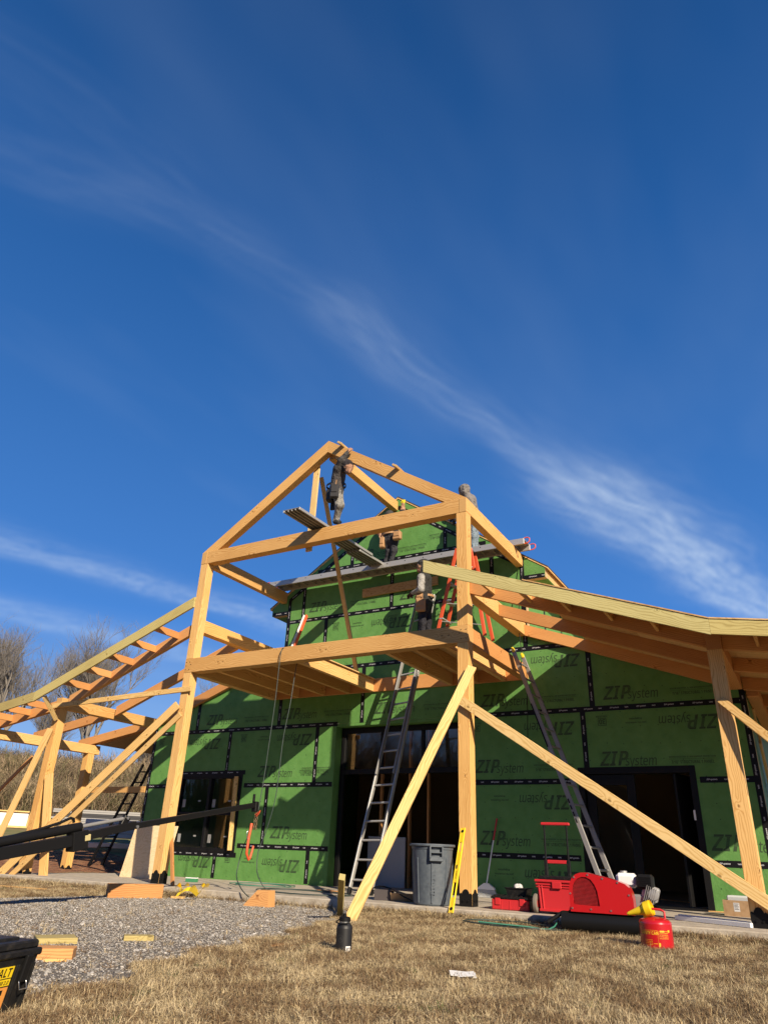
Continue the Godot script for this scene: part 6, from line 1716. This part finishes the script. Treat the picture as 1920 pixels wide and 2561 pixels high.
func hand_bones(wrist: Vector3, tip: Vector3, palm_n: Vector3, col: Color, curl := 0.5) -> Array:
	var d = (tip - wrist).normalized()
	var s = d.cross(palm_n).normalized(); var pn = s.cross(d)
	var out = [[wrist, wrist + d * 0.05, 0.026, 0.03, col], [wrist + d * 0.03 - s * 0.02, wrist + d * 0.08 - s * 0.028, 0.018, 0.016, col], [wrist + d * 0.03 + s * 0.02, wrist + d * 0.08 + s * 0.028, 0.018, 0.016, col]]
	var lens = [0.062, 0.074, 0.068, 0.05]
	for k in 4:
		var b = wrist + d * 0.085 + s * (-0.033 + 0.022 * k)
		var m = b + (d * cos(curl) - pn * sin(curl)) * lens[k] * 0.55
		var e = m + (d * cos(curl * 2.2) - pn * sin(curl * 2.2)) * lens[k] * 0.5
		out.append([b, m, 0.0095, 0.009, col]); out.append([m, e, 0.009, 0.0075, col])
	var tb = wrist + d * 0.03 - s * 0.035
	var tm = tb + (d * 0.6 - s * 0.6 - pn * 0.3).normalized() * 0.04
	out.append([tb, tm, 0.013, 0.011, col]); out.append([tm, tm + (d * 0.9 - pn * 0.4).normalized() * 0.032, 0.011, 0.008, col])
	return out
func person(label, j: Dictionary, c: Dictionary, at: Vector3):
	# j: joints in world metres; c: colours of clothing
	var T = thing("person", label, "person", at, "workers on the frame")
	for k in j: j[k] -= at
	var side = (j.shr - j.shl).normalized()
	var B = []
	var chest = (j.shl + j.shr) / 2
	var hip = (j.hipl + j.hipr) / 2
	var mid = chest.lerp(hip, 0.5)
	var up = (chest - hip).normalized()
	for s in [-1.0, 1.0]:
		B.append([chest + side * 0.085 * s - up * 0.05, mid + side * 0.075 * s, 0.128, 0.118, c.top])
		B.append([mid + side * 0.075 * s, hip + side * 0.075 * s, 0.118, 0.125, c.top])
	B.append([hip - up * 0.02 - side * 0.07, hip - up * 0.02 + side * 0.07, 0.115, 0.115, c.legs])
	B.append([chest - side * 0.14, chest + side * 0.14, 0.085, 0.085, c.top])
	B.append([chest + up * 0.04, j.head - (j.head - chest).normalized() * 0.06, 0.06, 0.055, c.hood])
	for s in ["l", "r"]:
		B.append([j["sh" + s], j["el" + s], 0.072, 0.06, c.sleeve]); B.append([j["el" + s], j["wr" + s], 0.058, 0.042, c.sleeve if not c.has("bare") else c.skin])
		B.append([j["hip" + s] , j["kn" + s], 0.098, 0.068, c.legs]); B.append([j["kn" + s], j["an" + s], 0.066, 0.05, c.legs])
		var toe = j["toe" + s]
		B.append([j["an" + s] + Vector3(0, -0.03, 0), toe, 0.046, 0.036, c.shoe])
	# head with face, hood over it
	var hd = j.head
	var f = (j.look - j.head).normalized()
	B.append([hd + Vector3(0, 0.015, 0), hd + Vector3(0, 0.015, 0) + f * 0.02, 0.088, 0.085, c.skin])
	B.append([hd - Vector3(0, 0.055, 0) + f * 0.02, hd - Vector3(0, 0.075, 0) + f * 0.045, 0.06, 0.048, c.skin])
	B.append([hd + f * 0.10 - Vector3(0, 0.005, 0), hd + f * 0.122 - Vector3(0, 0.025, 0), 0.012, 0.014, c.skin])
	B.append([hd + Vector3(0, 0.04, 0) - f * 0.015, hd - f * 0.05 - Vector3(0, 0.06, 0), 0.108, 0.095, c.hood])
	B.append([hd + Vector3(0, 0.075, 0) + f * 0.04, hd + Vector3(0, 0.03, 0) - f * 0.07, 0.07, 0.09, c.hood])
	var b = MB.new()
	skin(b, B, 0.024, 0.02)
	for s in ["l", "r"]:
		var wr = j["wr" + s]; var el = j["el" + s]
		var dir = (wr - el).normalized()
		skin(b, hand_bones(wr, wr + dir * 0.1, Vector3(0.2, 0.3, 1.0).cross(dir).cross(dir) * -1.0, c.get("hand" + s, c.skin), 0.6), 0.0065, 0.004)
	part("body", b, M.cloth, T)
	return T
func pouch(T, p: Vector3, w, h, dep, m, yaw):
	var b = MB.new()
	b.box(Transform3D(Basis(Vector3.UP, yaw), p), Vector3(w, h, dep), 0.02); var o = part("tool_pouch", b, m, T)
	b = MB.new(); b.box(Transform3D(Basis(Vector3.UP, yaw), p + Vector3(0, h * 0.1, 0) + Basis(Vector3.UP, yaw) * Vector3(0, 0, dep * 0.45)), Vector3(w * 0.7, h * 0.5, 0.04), 0.015); part("pocket", b, m, o)
	b = MB.new(); b.tube([p + Vector3(w * 0.2, h * 0.3, 0.02), p + Vector3(w * 0.3, h * 0.75, 0.03)], 0.012, 0.01, 6); part("tool_handle", b, M.leather, o)
func belt(T, c: Vector3, r, m):
	var b = MB.new(); b.lathe([Vector2(r, -0.025), Vector2(r + 0.008, -0.02), Vector2(r + 0.008, 0.02), Vector2(r, 0.025)], Transform3D(Basis().scaled(Vector3(1.25, 1, 0.95)), c), 20); part("belt", b, m, T)
func build_people():
	M.cloth = tri(std(Color(1, 1, 1), 0.92), 0.55, false)
	M.cloth.vertex_color_use_as_albedo = true
	M.cloth.albedo_texture = noise_tex([Color(0.5, 0.5, 0.5), Color(0.75, 0.74, 0.72), Color(0.9, 0.9, 0.9), Color(1, 1, 1)], 0.025, 256, 61, 5)
	M.cloth.normal_enabled = true; M.cloth.normal_texture = bump_tex(0.018, 67, 256, 22.0); M.cloth.normal_scale = 1.0
	var sk = Color(0.40, 0.22, 0.14)
	# worker on the plank, arms raised to the rafter
	var a = func(x, y, z): return az(800 + x * 0.0904, 1120 + y * 0.0904, z)
	var j = {"head": a.call(775, 540, 2.90), "look": a.call(900, 780, 2.98), "shl": a.call(520, 560, 2.94), "shr": a.call(590, 540, 2.68), "ell": a.call(585, 350, 3.02), "wrl": a.call(760, 130, 3.0), "elr": a.call(720, 600, 2.66), "wrr": a.call(800, 430, 2.62),
		"hipl": a.call(430, 1130, 2.80), "hipr": a.call(500, 1130, 2.62), "knl": a.call(520, 1580, 2.78), "knr": a.call(575, 1590, 2.6), "anl": a.call(430, 2010, 2.62), "anr": a.call(470, 1990, 2.46), "toel": a.call(520, 2085, 2.66), "toer": a.call(560, 2060, 2.52)}
	var low = minf(j.toel.y, j.toer.y) - 0.036
	var dy = 6.415 - low
	var T = person("person in dark hoodie and torn grey jeans on the stage plank holding the rafter", j, {"top": Color(0.072, 0.064, 0.064), "sleeve": Color(0.07, 0.064, 0.066), "hood": Color(0.02, 0.019, 0.02), "legs": Color(0.27, 0.265, 0.25), "shoe": Color(0.02, 0.02, 0.02), "skin": sk}, Vector3(j.anl.x, 6.40, 2.6))
	belt(T, a.call(450, 1060, 2.72) - T.position, 0.165, M.leather_black)
	pouch(T, a.call(400, 1200, 2.94) - T.position, 0.17, 0.30, 0.1, M.leather_black, 0.4); pouch(T, a.call(290, 1330, 2.78) - T.position, 0.14, 0.26, 0.16, M.leather_black, 0.2); pouch(T, a.call(380, 1560, 2.64) - T.position, 0.13, 0.26, 0.05, M.leather_black, 0.2)
	# worker on the ladder with tan pouch
	a = func(x, y, z): return az(930 + x * 0.1537, 1240 + y * 0.1537, z)
	j = {"head": a.call(820, 1150, 0.78), "look": a.call(690, 1230, 0.85), "shl": a.call(800, 1330, 0.98), "shr": a.call(900, 1330, 0.62), "ell": a.call(790, 1520, 1.05), "wrl": a.call(660, 1580, 0.95), "elr": a.call(800, 1540, 0.6), "wrr": a.call(660, 1600, 0.72),
		"hipl": a.call(830, 1760, 0.86), "hipr": a.call(890, 1760, 0.70), "knl": a.call(820, 2060, 0.88), "knr": a.call(915, 2050, 0.68), "anl": a.call(830, 2330, 0.84), "anr": a.call(920, 2330, 0.66), "toel": a.call(770, 2390, 0.86), "toer": a.call(860, 2385, 0.70)}
	T = person("person in dark vest with grey sleeves and tan tool pouch on the doorway ladder", j, {"top": Color(0.024, 0.024, 0.026), "sleeve": Color(0.36, 0.35, 0.34), "hood": Color(0.032, 0.032, 0.034), "legs": Color(0.017, 0.018, 0.024), "shoe": Color(0.03, 0.025, 0.02), "skin": sk, "handl": Color(0.09, 0.03, 0.02), "handr": Color(0.09, 0.03, 0.02)}, Vector3(j.anl.x, j.toel.y - 0.04, 0.76))
	belt(T, a.call(850, 1650, 0.78) - T.position, 0.16, M.leather)
	pouch(T, a.call(790, 1780, 1.0) - T.position, 0.19, 0.26, 0.1, M.leather, 0.2); pouch(T, a.call(770, 1640, 0.98) - T.position, 0.15, 0.15, 0.06, M.leather, 0.2)
	# worker at the gable wall, gloved hand raised
	j = {"head": a.call(285, 340, 0.34), "look": a.call(300, 300, 0.0), "shl": a.call(210, 440, 0.30), "shr": a.call(430, 430, 0.36), "ell": a.call(120, 600, 0.3), "wrl": a.call(135, 640, 0.36), "elr": a.call(500, 260, 0.36), "wrr": a.call(508, 135, 0.36),
		"hipl": a.call(255, 730, 0.30), "hipr": a.call(350, 730, 0.36), "knl": a.call(275, 900, 0.33), "knr": a.call(365, 890, 0.38), "anl": a.call(230, 1060, 0.30), "anr": a.call(310, 1055, 0.36), "toel": a.call(215, 1095, 0.22), "toer": a.call(300, 1090, 0.26)}
	T = person("person in black trousers with tan pouches facing the gable, yellow glove raised to the ridge", j, {"top": Color(0.03, 0.03, 0.032), "sleeve": Color(0.03, 0.03, 0.032), "hood": Color(0.05, 0.05, 0.05), "legs": Color(0.035, 0.035, 0.04), "shoe": Color(0.02, 0.02, 0.02), "skin": Color(0.45, 0.25, 0.15), "bare": true, "handr": Color(0.72, 0.62, 0.03)}, Vector3(j.anl.x, 6.44, 0.33))
	belt(T, a.call(300, 640, 0.33) - T.position, 0.17, M.leather)
	pouch(T, a.call(410, 650, 0.50) - T.position, 0.2, 0.2, 0.11, M.leather, 0.1); pouch(T, a.call(170, 770, 0.42) - T.position, 0.12, 0.26, 0.14, M.leather, 0.2)
	# worker in grey hoodie behind the right post
	a = func(x, y, z): return az(1080 + x * 0.205, 1220 + y * 0.205, z)
	j = {"head": a.call(385, 40, 0.36), "look": a.call(320, 90, 0.3), "shl": a.call(430, 140, 0.50), "shr": a.call(480, 130, 0.22), "ell": a.call(400, 290, 0.52), "wrl": a.call(290, 390, 0.40), "elr": a.call(420, 300, 0.15), "wrr": a.call(270, 370, 0.16),
		"hipl": a.call(495, 430, 0.42), "hipr": a.call(515, 425, 0.26), "knl": a.call(505, 600, 0.42), "knr": a.call(530, 590, 0.26), "anl": a.call(505, 745, 0.40), "anr": a.call(535, 730, 0.26), "toel": a.call(455, 775, 0.40), "toer": a.call(480, 760, 0.26)}
	T = person("person in grey hooded sweatshirt and faded jeans on the catwalk behind the post", j, {"top": Color(0.21, 0.195, 0.185), "sleeve": Color(0.21, 0.195, 0.185), "hood": Color(0.22, 0.205, 0.195), "legs": Color(0.20, 0.26, 0.31), "shoe": Color(0.05, 0.045, 0.04), "skin": sk, "handl": Color(0.02, 0.02, 0.02), "handr": Color(0.02, 0.02, 0.02)}, Vector3(j.anl.x, 6.44, 0.33))
